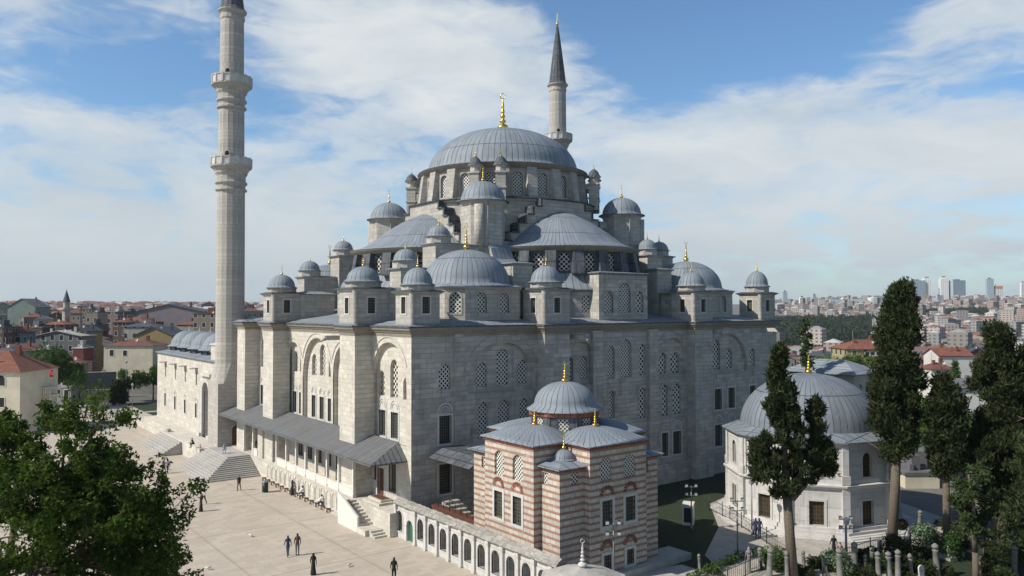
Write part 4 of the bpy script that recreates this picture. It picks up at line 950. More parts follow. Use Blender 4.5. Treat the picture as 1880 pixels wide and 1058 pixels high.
for a, b in zip(grid, grid[1:]):
    for i in range(NA): m.face([a[i], a[i+1], b[i+1], b[i]] if a[0] != a[1] else [a[i], b[i+1], b[i]], smooth=True)
m.build('terrain', M['terrain'], props=dict(kind='structure'))
m = MB(); m.face([(-30.3, -140, 0), (-30.3, 27, 0), (-31, 72, 0), (-28.5, 74, 0), (-28.5, 106, 0), (-60, 108, 0), (-90, 95, 0), (-150, 20, 0), (-150, -140, 0)]); m.build('plaza', M['plaza'], props=dict(kind='structure'))
m = MB(); m.face([(-30.3, -140, -.02), (60, -140, -.02), (60, -20, -.02), (29, -20, -.02), (29, -24.5, -.02), (-30.3, -24.5, -.02)]); m.build('lawn', M['lawn'], props=dict(kind='structure'))
m = MB(); m.face([(-28.5, 74, .02), (-8, 74, .02), (-8, 100, .02), (-28.5, 104, .02)]); m.face([(-28.5, 62, .01), (20, 62, .01), (20, 74, .01), (-28.5, 74, .01)]); m.build('garden_lawn', M['lawn'], props=dict(kind='structure'))
m = MB(); m.face([(-28.5, 84, .05), (-8, 82, .05), (-8, 84, .05), (-28.5, 86, .05)]); m.build('garden_path', M['path'], props=dict(kind='structure'))
m = MB()
P = [(-12.5, -45.5), (-4.6, -40.8), (2, -34.5), (8, -33), (17, -34.5), (22, -42), (20, -52), (12, -56), (3, -55.5), (-4, -57), (-14, -61), (-25, -66), (-28, -62), (-18, -54)]
for t in tessellate_polygon([[Vector((*q, 0)) for q in P]]): m.face([(*P[k], .0) for k in t])
m.build('path', M['path'], props=dict(kind='structure'))
m = MB(); m.face([(14, -57, .03), (22, -40, .03), (46, -24, .03), (60, -34, .03), (60, -48, .03), (30, -66, .03)]); m.build('road', M['asphalt'], props=dict(kind='structure'))
m = MB(); m.prism([(23, -38.2), (46, -23), (46.6, -23.8), (23.6, -39)], 0, .15); m.build('kerb', M['concrete'], props=dict(kind='structure'))

m = MB(); m.face([(-30.2, -50, .03), (-16, -50, .03), (-16, -46, .03), (-20, -45, .03), (-20, -24.7, .03), (-30.2, -24.7, .03)]); m.build('back_court_paving', M['concrete'], props=dict(kind='structure'))
# ================================================================== TREES
def leafmesh(m, pts, size, rr, quads=True, up=0, elong=1.5):
    for p in pts:
        a = Vector((rr.gauss(0, 1), rr.gauss(0, 1), rr.gauss(0, 1)+up)).normalized(); b = a.orthogonal().normalized(); b = (Matrix.Rotation(rr.uniform(0, 6.28), 3, a) @ b)
        s = size*(.45+1.1*rr.random()**1.3); c = a.cross(b)
        if quads: m.face([p-b*s*.5, p+a*s*elong*.35-c*s*.15, p+b*s*.5+a*s*.2, p+a*s*elong])
        else: m.face([p-b*s*.4, p+b*s*.4, p+a*s*elong])
def crown_pts(rr, n, clumps, rad):
    out = []
    for _ in range(n):
        c, r = clumps[rr.randrange(len(clumps))]
        d = Vector((rr.gauss(0, 1), rr.gauss(0, 1), rr.gauss(0, 1))).normalized()*r*rr.uniform(.45, 1.05); out.append(c+d)
    return out
def tree_obj(name, root, trunk, crown, tm, cm):
    o1 = trunk.build('trunk', M[tm]); o1.parent = root; o2 = crown.build('crown', M[cm]); o2.parent = root
def fast_build(m, name, material):  # large leaf meshes: no doubles merging
    me = bpy.data.meshes.new(name); me.from_pydata([tuple(v) for v in m.v], [], m.f); me.materials.append(material)
    o = bpy.data.objects.new(name, me); COL.objects.link(o); return o
def cypress(px_base, base, h, r, zc, label, seed, n=9000, lean=0, forks=(), cone=False, group='dark cypress trees in the garden'):
    rr = random.Random(seed); root = empty('cypress_tree', (*base, 0), label=label, cat='tree', group=group)
    t = MB(); tw = .34*r/2.2
    t.tube((0, 0, -.3), RT*lean*.5+Vector((0, 0, zc)), tw, tw*.8, 9); t.tube(RT*lean*.5+Vector((0, 0, zc)), RT*lean+Vector((0, 0, h*.93)), tw*.8, .05, 8)
    cl = []
    for i in range(int(60+h*5)):
        q = rr.random(); z = zc-.4+(h-zc)*q**.9; env = r*(min(1, .45+q*2.2))*(1-max(0, q-.55)/.45*.72)*(.75+.25*noise.noise(Vector((q*5, seed, 0)))*2) if not cone else r*lerp([(0, .35), (.12, .95), (.25, 1), (.45, .5), (.7, .3), (1, .1)], q)*(1+.3*noise.noise(Vector((q*6, seed, 0))))
        a = rr.uniform(0, 2*pi); d = env*sqrt(rr.random())*(.92 if not cone else 1.05); cl.append((RT*lean*(.5+.5*q)+Vector((d*cos(a), d*sin(a), z)), rr.uniform(.35, .7)*((.6+.25*r) if not cone else .72)))
    for fx, fy, fz0, fz1, fr in forks:
        t.tube((0, 0, fz0-2), (fx, fy, fz0+1), tw*.5, tw*.3, 7); t.tube((fx, fy, fz0+1), (fx, fy, fz1), tw*.3, .04, 6)
        for i in range(26):
            q = i/25; d = fr*rr.random()*(1-q*.6); a = rr.uniform(0, 6.28); cl.append((Vector((fx+d*cos(a), fy+d*sin(a), fz0+(fz1-fz0)*q)), .45))
    for i in range(10):
        a = rr.uniform(0, 6.28); z = rr.uniform(zc-1, zc+(h-zc)*.8); t.tube((0, 0, z), (cos(a)*r*.8, sin(a)*r*.8, z+1.3), .07, .02, 5)
    c = MB(); leafmesh(c, crown_pts(rr, int(n*1.7), cl, 1), .2, rr, up=1.2, elong=2.1)
    o1 = t.build('trunk', M['bark']); o1.parent = root; o2 = fast_build(c, 'crown', M['cypress']); o2.parent = root; return root
RT = Vector((cos(YAW), -sin(YAW), 0))  # picture-right direction
cypress(0, (-11.3, -53.2), 18.1, 2.75, 6.6, 'forked dark cypress in front of the marble tomb dome, bare trunk below', 11, 20000, lean=-.9, cone=True, forks=[(RT.x*1.9, RT.y*1.9, 9, 13.6, .95), (-RT.x*2.2, -RT.y*2.2, 8, 10.6, 1.1), (RT.x*2.6, RT.y*2.6, 8, 10.4, .8)])
cypress(0, (3.1, -53.7), 23.2, 3.0, 8.0, 'tallest dark cypress, its broad column rising just right of the tomb dome', 12, 30000, lean=1.1)
cypress(0, (5.4, -57.4), 15.2, 2.2, 7.0, 'thin dark cypress with a slender bare trunk, right of the tallest one', 13, 10000)
cypress(0, (9.5, -60.2), 19.4, 2.9, 3.5, 'wide dark cypress near the right edge, left of the edge tree', 14, 28000)
cypress(0, (6.6, -65.5), 18.2, 3.4, .6, 'dark cypress cut by the right edge of the picture', 15, 28000)
cypress(0, (14.0, -61.2), 17.5, 3.2, 4, 'dark cypress half hidden behind the wide one on the right', 16, 16000)
cypress(0, (-6.0, -69.5), 14.5, 3.2, 3.5, 'extra dark cypress below the lower right edge, added to shade the gravestones', 17, 9000)  # extra tree, put in for the shadow it casts over the cemetery
# pine with sparse tufts
rr = random.Random(21); root = empty('pine_tree', (-1.2, -62.4, 0), label='sparse light pine with bent pale trunk low at the right, in front of the cypresses', cat='tree')
t = MB(); pts = [(0, 0, -.5), (.15, .1, 2.2), (-.2, 0, 4.2), (-.5, -.1, 6.4), (-1.0, 0, 8.3)]
for i, (a, b) in enumerate(zip(pts, pts[1:])): t.tube(a, b, .27-.05*i, .22-.05*i, 8)
cl = []
for i in range(17):
    z = 3.2+i*.33; a = rr.uniform(0, 6.28); ln = rr.uniform(1.1, 2.4)*(1-.5*max(0, (z-6)/3)); b = Vector((-.2-(z-4)*.15, 0, z)); e = b+Vector((cos(a)*ln, sin(a)*ln, rr.uniform(-.1, .6))); t.tube(b, e, .06, .02, 5)
    for k in range(3): cl.append((b.lerp(e, .5+.25*k), rr.uniform(.35, .6)))
c = MB(); leafmesh(c, crown_pts(rr, 5200, cl, 1), .2, rr, up=.5, elong=1.4); o = t.build('trunk', M['bark']); o.parent = root; o = fast_build(c, 'crown', M['pine']); o.parent = root
# the big plane tree at the left
rr = random.Random(5); px0, D0 = -8, 37; tx, ty = at(px0, D0); root = empty('plane_tree', (tx, ty, 0), label='big leafy plane tree filling the lower left corner in front of the square', cat='tree')
FW = Vector((sin(YAW), cos(YAW), 0)); t = MB(); cl = []
t.tube((0, 0, -.5), (0, .2, 5.0), .55, .42, 12); hubs = []
for k in range(11):
    a = k*2*pi/11+rr.uniform(-.2, .2); e = Vector((cos(a)*rr.uniform(1.5, 3.2), sin(a)*rr.uniform(1.5, 3.2), rr.uniform(6.5, 11.5))); t.tube((0, .1, rr.uniform(3.6, 5)), e, .24, .13, 8); hubs.append(e)
lobes = []
for k in range(125):
    u = rr.gauss(0, 1); v = rr.gauss(0, 1); w = rr.gauss(0, 1); q = Vector((u, v, w)).normalized()*rr.uniform(.62, 1.0)
    lobes.append(RT*q.x*7.6+FW*q.y*6.0+Vector((0, 0, 9.3+q.z*6.9)))
for e in ((5, 16), (4.6, 14.6), (5.9, 13.8), (7.0, 12.4), (7.7, 11.9), (8.1, 11.0), (8.2, 10.1), (7.8, 9.3), (7.3, 10.5), (6.5, 11.8), (7.1, 8.6), (7.9, 11.4), (5.6, 12.6), (4.0, 16.4), (2.6, 16.2), (6.2, 10.2), (6.6, 9.2), (7.6, 8.0), (5.6, 11.2), (7.2, 7.2), (6.4, 8.0)): lobes.append(RT*e[0]+FW*rr.uniform(-.5, 1.2)+Vector((0, 0, e[1]-.3)))
for c_ in lobes:
    if c_.z < 2.2: continue
    h = min(hubs, key=lambda q: (q-c_).length); mid = h.lerp(c_, .5)+Vector((rr.gauss(0, .3), rr.gauss(0, .3), .3)); t.tube(h, mid, .1, .06, 5, cap=False); t.tube(mid, c_, .06, .03, 4, cap=False)
    for j in range(rr.randint(4, 8)):
        o_ = Vector((rr.gauss(0, .75), rr.gauss(0, .75), rr.gauss(0, .55))); t.tube(c_, c_+o_, .022, .008, 3, cap=False); cl.append((c_+o_, rr.uniform(.3, .72)))
c = MB(); leafmesh(c, crown_pts(rr, 120000, cl, 1), .2, rr, elong=1.0)
o = t.build('trunk', M['bark']); o.parent = root; o = fast_build(c, 'crown', M['leaf']); o.parent = root

def bushmesh(rr, r, h, n, size, k=9, z0=0):
    cl = [(Vector((rr.uniform(-1, 1)*r*.6, rr.uniform(-1, 1)*r*.6, z0+h*rr.uniform(.3, .8))), r*rr.uniform(.35, .6)) for _ in range(k)]
    c = MB(); leafmesh(c, crown_pts(rr, n, cl, 1), size, rr); return c
def broad_tree(loc, r, h, label, seed, n=1500, size=.5, leafm='cityleaf', name='broadleaf_tree', group=None):
    rr = random.Random(seed); root = empty(name, loc, label=label, cat='tree', group=group)
    t = MB(); t.tube((0, 0, -1), (0, 0, h*.55), .22*r/3, .12*r/3, 7)
    for i in range(4): a = i*1.6; t.tube((0, 0, h*.35), (cos(a)*r*.5, sin(a)*r*.5, h*.7), .1*r/3, .04*r/3, 5)
    cl = [(Vector((rr.gauss(0, .42)*r, rr.gauss(0, .42)*r, h*rr.uniform(.45, .88))), r*rr.uniform(.28, .5)) for _ in range(14)]
    c = MB(); leafmesh(c, crown_pts(rr, n, cl, 1), size, rr); o = t.build('trunk', M['bark']); o.parent = root; o = fast_build(c, 'crown', M[leafm]); o.parent = root; return root
x, y = at(104, 168); broad_tree((x, y, 0), 5.0, 13.2, 'round green tree behind the cream building with a flag, left of the gate', 31, 5000, .5)
x, y = at(283, 185); broad_tree((x, y, 0), 2.8, 8.5, 'green tree touching the far corner of the courtyard wall', 32, 1800, .45)
x, y = at(237, 182); broad_tree((x, y, 0), 2.6, 7.5, 'small green tree in front of the cream house by the street', 33, 1600, .4)
for k, px in enumerate((212, 222, 229)):
    x, y = at(px, 172+k*2); rr = random.Random(40+k); root = empty('columnar_tree', (x, y, 0), label='slim dark upright tree in the row beside the street wall', cat='tree', group='slim dark trees beside the wall')
    t = MB(); t.tube((0, 0, -.3), (0, 0, 2), .12); cl = [(Vector((rr.uniform(-.4, .4), rr.uniform(-.4, .4), .8+i*.42)), .7) for i in range(11)]
    c = MB(); leafmesh(c, crown_pts(rr, 1200, cl, 1), .35, rr); o = t.build('trunk', M['bark']); o.parent = root; o = fast_build(c, 'crown', M['cypress']); o.parent = root
x, y = at(1540, 150); broad_tree((x, y, -2), 6.0, 14.2, 'dense green tree behind the lead roofed stone hall, in front of the yellow house', 34, 5000, .5)
for k, (px, r, lb) in enumerate(((1700, 96, 'sunlit green tree between the tall cypresses, below the dark long roof'), (1735, 105, 'yellow-green tree right of the thin cypress'), (1765, 88, 'green tree just left of the wide cypress at the right'))):
    x, y = at(px, r); broad_tree((x, y, -1), 3.2, 11.5-k, lb, 50+k, 2500, .4)
x, y = at(1752, 172); rr = random.Random(61); root = empty('fir_tree', (x, y, -2), label='pointed green fir beside the white house with the red roof', cat='tree'); t = MB(); t.tube((0, 0, 0), (0, 0, 11), .2, .05)
cl = [(Vector((0, 0, 2+i*.8)), max(.3, 2.3-i*.19)) for i in range(12)]; c = MB(); leafmesh(c, crown_pts(rr, 2600, cl, 1), .45, rr); o = t.build('trunk', M['bark']); o.parent = root; o = fast_build(c, 'crown', M['cityleaf']); o.parent = root
x, y = at(1478, 118); rr = random.Random(62); root = empty('conifer_tree', (x, y, 0), label='thin ragged conifer top with bare mast-like trunk above the tomb finial', cat='tree'); t = MB(); t.tube((0, 0, 0), (0, 0, 20.2), .22, .05)
cl = [(Vector((rr.uniform(-.6, .6), rr.uniform(-.6, .6), 12.5+i*.55)), rr.uniform(.25, .75)) for i in range(13)]; c = MB(); leafmesh(c, crown_pts(rr, 1300, cl, 1), .35, rr); o = t.build('trunk', M['bark']); o.parent = root; o = fast_build(c, 'crown', M['pine']); o.parent = root

# ================================================================== GARDEN THINGS
def shrub(x, y, r, h, label, mt='shrub', n=1500, size=.16, seed=1):
    rr = random.Random(seed); root = empty('shrub', (x, y, 0), label=label, cat='shrub')
    t = MB()
    for i in range(4): a = i*1.6; t.tube((0, 0, -.1), (cos(a)*r*.4, sin(a)*r*.4, h*.6), .03, .015, 4)
    o = t.build('stem', M['bark']); o.parent = root; o = fast_build(bushmesh(rr, r, h, n, size), 'foliage', M[mt]); o.parent = root
shrub(-7.7, -55.0, 1.5, 1.7, 'pale silvery green bush beside the forked cypress trunk', 'pale_shrub', 2600, .14, 2)
shrub(-4.8, -56.4, 1.1, 1.3, 'low green bush right of the pale silvery one', 'shrub', 1300, .14, 3)
shrub(-1.5, -56.6, 1.9, 2.0, 'large dark green bush below the tallest cypress trunk', 'cypress', 3000, .16, 4)
shrub(3.0, -58.5, 1.2, 2.2, 'light green bush standing among the gravestones', 'shrub', 1500, .18, 5)
shrub(5.4, -55.6, 1.3, 2.0, 'yellowish bush behind the cemetery fence', 'pale_shrub', 1300, .16, 6)
shrub(-10.6, -50.9, 1.0, 1.3, 'spiky green palm-like bush left of the forked cypress', 'shrub', 1200, .22, 7)
shrub(6.0, -63.4, 1.6, 2.6, 'dark bush below the wide cypress at the right', 'pine', 2200, .18, 8)
shrub(.8, -63.5, 1.0, 1.2, 'small dark bush at the foot of the pine', 'pine', 1000, .15, 9)
gb = None; rb = random.Random(12)
for i, (px, py) in enumerate([(1452, 1058), (1490, 1062), (1512, 1050), (1556, 1062), (1580, 1066), (1604, 1040), (1640, 1050), (1660, 1068), (1700, 1035), (1722, 1048), (1712, 990), (1740, 975), (1760, 1010), (1780, 1000), (1790, 970), (1815, 1010), (1832, 1030), (1850, 975), (1860, 1020), (1700, 1068), (1750, 1066), (1820, 1062), (1600, 1068), (1660, 980)]):
    if gb is None:
        gb = empty('grave_bush', (0, 0, 0)); t = MB()
        for k in range(4): t.tube((0, 0, -.1), (cos(k*1.6)*.4, sin(k*1.6)*.4, .6), .03, .015, 4)
        o = t.build('stem', M['bark']); o.parent = gb; o = fast_build(bushmesh(rb, 1.0, 1.0, 1500, .14), 'foliage', M['cypress']); o.parent = gb; g = gb
    else: g = copy_tree(gb)
    u = (px-940)/1434.8; v = -(py-529)/1434.8; F_ = Vector((sin(YAW)*cos(.0271), cos(YAW)*cos(.0271), sin(.0271))); U_ = Vector((-sin(YAW)*sin(.0271), -cos(YAW)*sin(.0271), cos(.0271))); d = F_+RT*u+U_*v; q = -CAM.z/d.z
    g.location = (CAM.x+d.x*q+.5, CAM.y+d.y*q+.5, 0); g.rotation_euler = (0, 0, rb.uniform(0, 6)); s = rb.uniform(.7, 1.25); g.scale = (s*1.15, s, s*rb.uniform(.7, 1.2)); tag(g, 'low dark green bush growing among the gravestones', 'bush', 'bushes among the gravestones')
def hedge(pts, w, h, label):
    rr = random.Random(8); c = MB(); cl = []
    for a, b in zip(pts, pts[1:]):
        a = Vector((*a, 0)); b = Vector((*b, 0)); n = int((b-a).length/.4)
        for i in range(n): cl.append((a.lerp(b, i/n)+Vector((0, 0, h*.5)), w*.5))
    leafmesh(c, crown_pts(rr, len(cl)*60, cl, 1), .14, rr); o = fast_build(c, 'hedge', M['shrub']); tag(o, label, 'hedge')
hedge([(-25, -50.5), (-18, -49), (-11, -48), (-6.5, -49)], .9, .6, 'low clipped hedge along the edge of the dark lawn')
def fence(pts, label, h=1.3, step=.28, name='iron_fence'):
    root = empty(name, (*pts[0], 0), label=label, cat='fence'); m = MB(); p = MB()
    ox, oy = pts[0]
    for a, b in zip(pts, pts[1:]):
        a = Vector((a[0]-ox, a[1]-oy, 0)); b = Vector((b[0]-ox, b[1]-oy, 0)); n = max(1, int((b-a).length/step))
        for z in (.2, h-.12): m.tube(a+Vector((0, 0, z)), b+Vector((0, 0, z)), .025, n=4)
        for i in range(n+1):
            q = a.lerp(b, i/n)
            if i % 9 == 0: p.tube(q, q+Vector((0, 0, h+.2)), .05, n=6)
            else: m.tube(q+Vector((0, 0, .05)), q+Vector((0, 0, h)), .016, n=3)
    o = m.build('railing', M['metal_dark']); o.parent = root; o = p.build('posts', M['metal_dark']); o.parent = root; tag(o, kind='stuff')
fence([(-.2, -36.2), (-1.8, -40), (-4.2, -44.5), (-6.6, -48.6)], 'dark iron fence curving along the lawn left of the tomb')
fence([(-24, -52), (-17, -51.3), (-10, -50.6)], 'green iron fence in the dark foreground lawn behind the hedge')
fence([(-13, -57.5), (-9.5, -54.6), (-6.4, -53.9), (1.5, -54.2), (6, -52.6)], 'iron fence between the tomb steps and the gravestones')
fence([(3.2, -61.2), (8.5, -57.4), (13, -55)], 'dark green fence behind the gravestones at the right')
def lamp(x, y, h, label, kind):
    root = empty('street_lamp' if kind == 0 else 'floodlight_mast', (x, y, 0), label=label, cat='street lamp' if kind == 0 else 'floodlight')
    m = MB(); m.tube((0, 0, 0), (0, 0, h), .075, .05, 8); m.tube((0, 0, 0), (0, 0, .5), .13, .1, 8)
    if kind: m.tube((-RT.x*.6, -RT.y*.6, h-.1), (RT.x*.6, RT.y*.6, h-.1), .04, n=6); m.tube((-RT.x*.6, -RT.y*.6, h-.9), (RT.x*.6, RT.y*.6, h-.9), .04, n=6)
    o = m.build('pole', M['metal']); o.parent = root
    if kind:
        for s in (-.55, .55):
            for z in (h-.05, h-.85):
                k = MB(); k.obox((RT.x*s*.8-.1, RT.y*s*.8-.1), .3, .22, z, z+.26, pi/2-YAW); q = k.build('floodlight', M['metal_dark']); q.parent = root
                k = MB(); k.obox((RT.x*s*.8-.22, RT.y*s*.8-.2), .24, .03, z+.03, z+.23, -YAW); g = k.build('glass', M['glass']); g.parent = q
    else:
        k = MB(); k.lathe([(.06, h), (.2, h+.1), (.26, h+.42), (.3, h+.46), (.05, h+.66), (0, h+.7)], n=10); q = k.build('lantern', M['glass']); q.parent = root
lamp(-24.6, -46.8, 5.0, 'mast with four floodlights in front of the striped library', 1)
lamp(-10.4, -47.3, 4.7, 'mast with four floodlights on the path left of the tomb', 1)
lamp(-7.6, -40.0, 4.2, 'mast with floodlights in the dark lawn beside the white cabinet', 1)
lamp(-4.2, -44.3, 4.6, 'slim grey lamp post standing on the pavement before the tomb', 0)
lamp(-5.6, -54.4, 3.3, 'white lantern post between the gravestones and the tomb steps', 0)
lamp(-2.6, -52.6, 3.0, 'dark floodlight post just right of the white lantern post', 1)
x, y = at(233, 176); lamp(x, y, 9, 'tall pale lamp post by the far lawn left of the courtyard', 0)
x, y = at(245, 162); lamp(x, y, 5.2, 'short dark lamp post on the far lawn edge', 0)
root = empty('utility_cabinet', (-5.9, -38.2, 0), label='white metal cabinet standing in the dark lawn below the mosque wall', cat='cabinet'); m = MB(); m.obox((0, 0), 1.5, 1.0, 0, 1.9, .6); m.obox((0, 0), 1.6, 1.1, 1.9, 2.0, .6); o = m.build('body', M['trim_white']); o.parent = root
m = MB(); F = Fr((-.64, -.5, 0), (cos(.6+pi/2), sin(.6+pi/2), 0), (-cos(.6), -sin(.6), 0)); m.obox((-.76*cos(.6), -.76*sin(.6)), .04, .7, .3, 1.7, .6); o = m.build('door', M['metal_dark']); o.parent = root

# gravestones
def grave_pillar(h, r):
    root = empty('gravestone', (0, 0, 0)); m = MB(); m.lathe([(r*1.5, -.2), (r*1.5, .12), (r*1.05, .16), (r, h*.5), (r*.92, h-.32), (r*1.05, h-.28), (r*1.08, h-.2), (r*.5, h-.17)], n=12, ribs=4); o = m.build('shaft', M['gravestone']); o.parent = root
    m = MB(); m.lathe([(r*.5, h-.18), (r*.95, h-.1), (r*1.15, h-.02), (r*1.05, h+.08), (r*.6, h+.15), (r*.2, h+.2), (0, h+.22)], n=12, ribs=4); o = m.build('turban', M['gravestone']); o.parent = root; return root
def grave_slab(h, w):
    root = empty('gravestone', (0, 0, 0)); F = Fr((0, 0, 0), (1, 0, 0), (0, -1, 0)); m = MB(); lp = [(-w/2*.8, -.2), (w/2*.8, -.2), (w/2, h*.6)]+[(w/2*cos(pi*i/8), h*.75+w*.45*sin(pi*i/8)) for i in range(9)]+[(-w/2, h*.6)]
    m.face([F.p(u, z, -.06) for u, z in lp]); m.face([F.p(u, z, .06) for u, z in lp])
    for i in range(len(lp)): a, b = lp[i], lp[(i+1) % len(lp)]; m.face([F.p(*a, -.06), F.p(*b, -.06), F.p(*b, .06), F.p(*a, .06)])
    o = m.build('slab', M['marble_frame']); o.parent = root; m = MB(); m.box(-w*.7, w*.7, -.25, 1.4, -.1, .25); o = m.build('kerb', M['concrete']); o.parent = root; return root
gA, gB, gC = grave_pillar(1.9, .2), grave_slab(1.3, .55), grave_pillar(1.5, .14)
GR = [(1284, 1050, 'C'), (1374, 1052, 'C'), (1395, 1046, 'A'), (1411, 1060, 'A'), (1444, 1062, 'C'), (1475, 1050, 'C'), (1541, 1065, 'A'), (1568, 1058, 'A'), (1588, 1056, 'C'), (1600, 1050, 'A'), (1612, 1068, 'A'), (1632, 1066, 'A'), (1648, 1068, 'A'), (1673, 1064, 'C'), (1691, 1066, 'B'), (1668, 1012, 'C'), (1685, 1000, 'B'), (1687, 975, 'A'), (1744, 1003, 'C'), (1756, 985, 'A'), (1771, 985, 'B'), (1745, 1030, 'B'), (1806, 960, 'A'), (1822, 985, 'C'), (1834, 975, 'A'), (1798, 1052, 'C'), (1846, 1000, 'B'), (1615, 1024, 'B'), (1860, 1058, 'A'), (1720, 1062, 'A')]
used = set(); rr = random.Random(4)
def ground_at(px, py, z=0):
    u = (px-940)/1434.8; v = -(py-529)/1434.8; F_ = Vector((sin(YAW)*cos(.0271), cos(YAW)*cos(.0271), sin(.0271))); U_ = Vector((-sin(YAW)*sin(.0271), -cos(YAW)*sin(.0271), cos(.0271)))
    d = F_+RT*u+U_*v; t = (z-CAM.z)/d.z; return CAM.x+d.x*t, CAM.y+d.y*t
for i, (px, py, k) in enumerate(GR):
    src = {'A': gA, 'B': gB, 'C': gC}[k]; x, y = ground_at(px, py)
    g = src if k not in used else copy_tree(src); used.add(k); g.location = (x, y, 0); g.rotation_euler = (rr.uniform(-.06, .06), rr.uniform(-.06, .06), rr.uniform(-.4, .4)); s = rr.uniform(.85, 1.2); g.scale = (s, s, s*rr.uniform(.9, 1.1))
    lab = {'A': 'thick round stone pillar gravestone with a carved turban top, in the garden cemetery', 'B': 'flat marble headstone with rounded top and low grave kerb in the cemetery', 'C': 'slender leaning pillar gravestone with small turban knob, in the garden cemetery'}[k]
    tag(g, lab, 'gravestone', {'A': 'thick pillar gravestones', 'B': 'flat headstones', 'C': 'slender pillar gravestones'}[k])

# ================================================================== PEOPLE
SKIN = plain('skin', (.42, .26, .18), .6); HAIR = plain('dark_hair', (.02, .015, .012), .6)
def cloth(name, c): return plain(name, c, .9, var=.2, sc=12)
CL = {k: cloth(k+'_cloth', v) for k, v in dict(black=(.012, .012, .014), navy=(.03, .04, .09), white=(.6, .6, .58), blue=(.22, .33, .48), brown=(.11, .06, .045), khaki=(.3, .24, .17), grey=(.16, .16, .17), pink=(.5, .3, .3), jeans=(.06, .08, .14), lilac=(.3, .26, .33), maroon=(.13, .03, .04)).items()}
def body(segs):
    m = MB()
    for s in segs:
        p0, p1, r0, r1 = Vector(s[0]), Vector(s[1]), s[2], s[3]; d = (p1-p0); n = 10
        if d.length < 1e-4: d = Vector((0, 0, 1e-3))
        a = d.orthogonal().normalized(); b = d.normalized().cross(a); ax = d.normalized(); sq = s[5] if len(s) > 5 else 1
        rings = []
        for k in range(1, 4): t = pi/2*k/4; rings.append((p0-ax*r0*cos(t), r0*sin(t)))
        rings += [(p0, r0), (p1, r1)]
        for k in range(3, 0, -1): t = pi/2*k/4; rings.append((p1+ax*r1*cos(t), r1*sin(t)))
        def ring(c, r):
            out = []
            for i in range(n):
                v = (a*cos(2*pi*i/n)+b*sin(2*pi*i/n))*r; v.y *= sq; out.append(c+v)
            return out
        R = [ring(c, r) for c, r in rings]
        for A_, B_ in zip(R, R[1:]):
            for i in range(n): m.face([A_[i], A_[(i+1) % n], B_[(i+1) % n], B_[i]])
        m.face(R[0][::-1]); m.face(R[-1])
    me = bpy.data.meshes.new('person'); me.from_pydata([tuple(v) for v in m.v], [], m.f)
    bm = bmesh.new(); bm.from_mesh(me); bmesh.ops.remove_doubles(bm, verts=bm.verts, dist=.0003); bmesh.ops.recalc_face_normals(bm, faces=bm.faces); bm.to_mesh(me); bm.free()
    o = bpy.data.objects.new('tmp', me); COL.objects.link(o); md = o.modifiers.new('r', 'REMESH'); md.mode = 'VOXEL'; md.voxel_size = .017
    dg = bpy.context.evaluated_depsgraph_get(); ev = o.evaluated_get(dg); out = bpy.data.meshes.new_from_object(ev); bpy.data.objects.remove(o)
    mi = []
    for p in out.polygons:
        c = p.center; best = 9; bi = 0
        for s in segs:
            p0, p1 = Vector(s[0]), Vector(s[1]); d = p1-p0; t = max(0, min(1, (c-p0).dot(d)/max(1e-9, d.length_squared))); q = (c-p0-d*t).length-(s[2]+(s[3]-s[2])*t)
            if q < best: best = q; bi = s[4]
        mi.append(bi)
    out.polygons.foreach_set('material_index', mi); out.polygons.foreach_set('use_smooth', [True]*len(mi)); return out
def hand(p, d, side):
    d = Vector(d).normalized(); s = [(p, Vector(p)+d*.07, .028, .026, 0, .8)]; q = Vector(p)+d*.08; o = Vector((0, 1, 0))
    for i, l in enumerate((.05, .06, .055, .04)): b = q+o*(-.027+.018*i); s += [(b, b+d*l*.6, .009, .0085, 0), (b+d*l*.6, b+d*l*1.1+Vector((-side*.012, 0, 0)), .0085, .007, 0)]
    s.append((Vector(p)+d*.02+o*.02, Vector(p)+d*.06+o*.055, .011, .009, 0)); return s
# material slots: 0 skin, 1 top, 2 trousers or skirt, 3 shoes, 4 hair or scarf.  The person faces +Y.
def head(z, y=0, scarf=False):
    s = [((0, y, z), (0, y+.01, z+.1), .078, .088, 0), ((0, y-.01, z-.12), (0, y, z-.03), .052, .05, 0), ((0, y+.095, z+.045), (0, y+.11, z+.02), .012, .016, 0), ((.088, y, z+.03), (.088, y, z+.06), .014, .016, 0), ((-.088, y, z+.03), (-.088, y, z+.06), .014, .016, 0), ((0, y+.05, z-.04), (0, y+.06, z-.03), .045, .04, 0)]
    s += [((0, y-.025, z+.09), (0, y-.005, z+.125), .088, .085, 4), ((0, y-.05, z+.02), (0, y-.04, z+.08), .07, .08, 4)]
    if scarf: s += [((0, y-.02, z-.14), (0, y-.02, z+.07), .13, .105, 4), ((0, y-.02, z+.09), (0, y-.01, z+.12), .098, .095, 4)]
    return s
def upper(z0, lean=0, arm=.25, top=1):
    sh = z0+.5; L_ = lean; s = [((-.0, 0, z0), (0, L_*.6, z0+.28), .135, .15, top, .72), ((0, L_*.6, z0+.28), (0, L_, sh-.03), .15, .15, top, .75), ((-.13, L_, sh-.02), (.13, L_, sh-.02), .065, .065, top)]
    for sd in (-1, 1):
        a = arm*sd; el = Vector((sd*.24, L_-a*.5-.02, sh-.3)); wr = Vector((sd*.25, L_-a*.9+.07, sh-.54))
        s += [((sd*.175, L_, sh-.04), el, .052, .042, top), (el, wr, .04, .028, top if top else 0)]+hand(wr, (wr-el)+Vector((0, .03, 0)), sd)
    return s
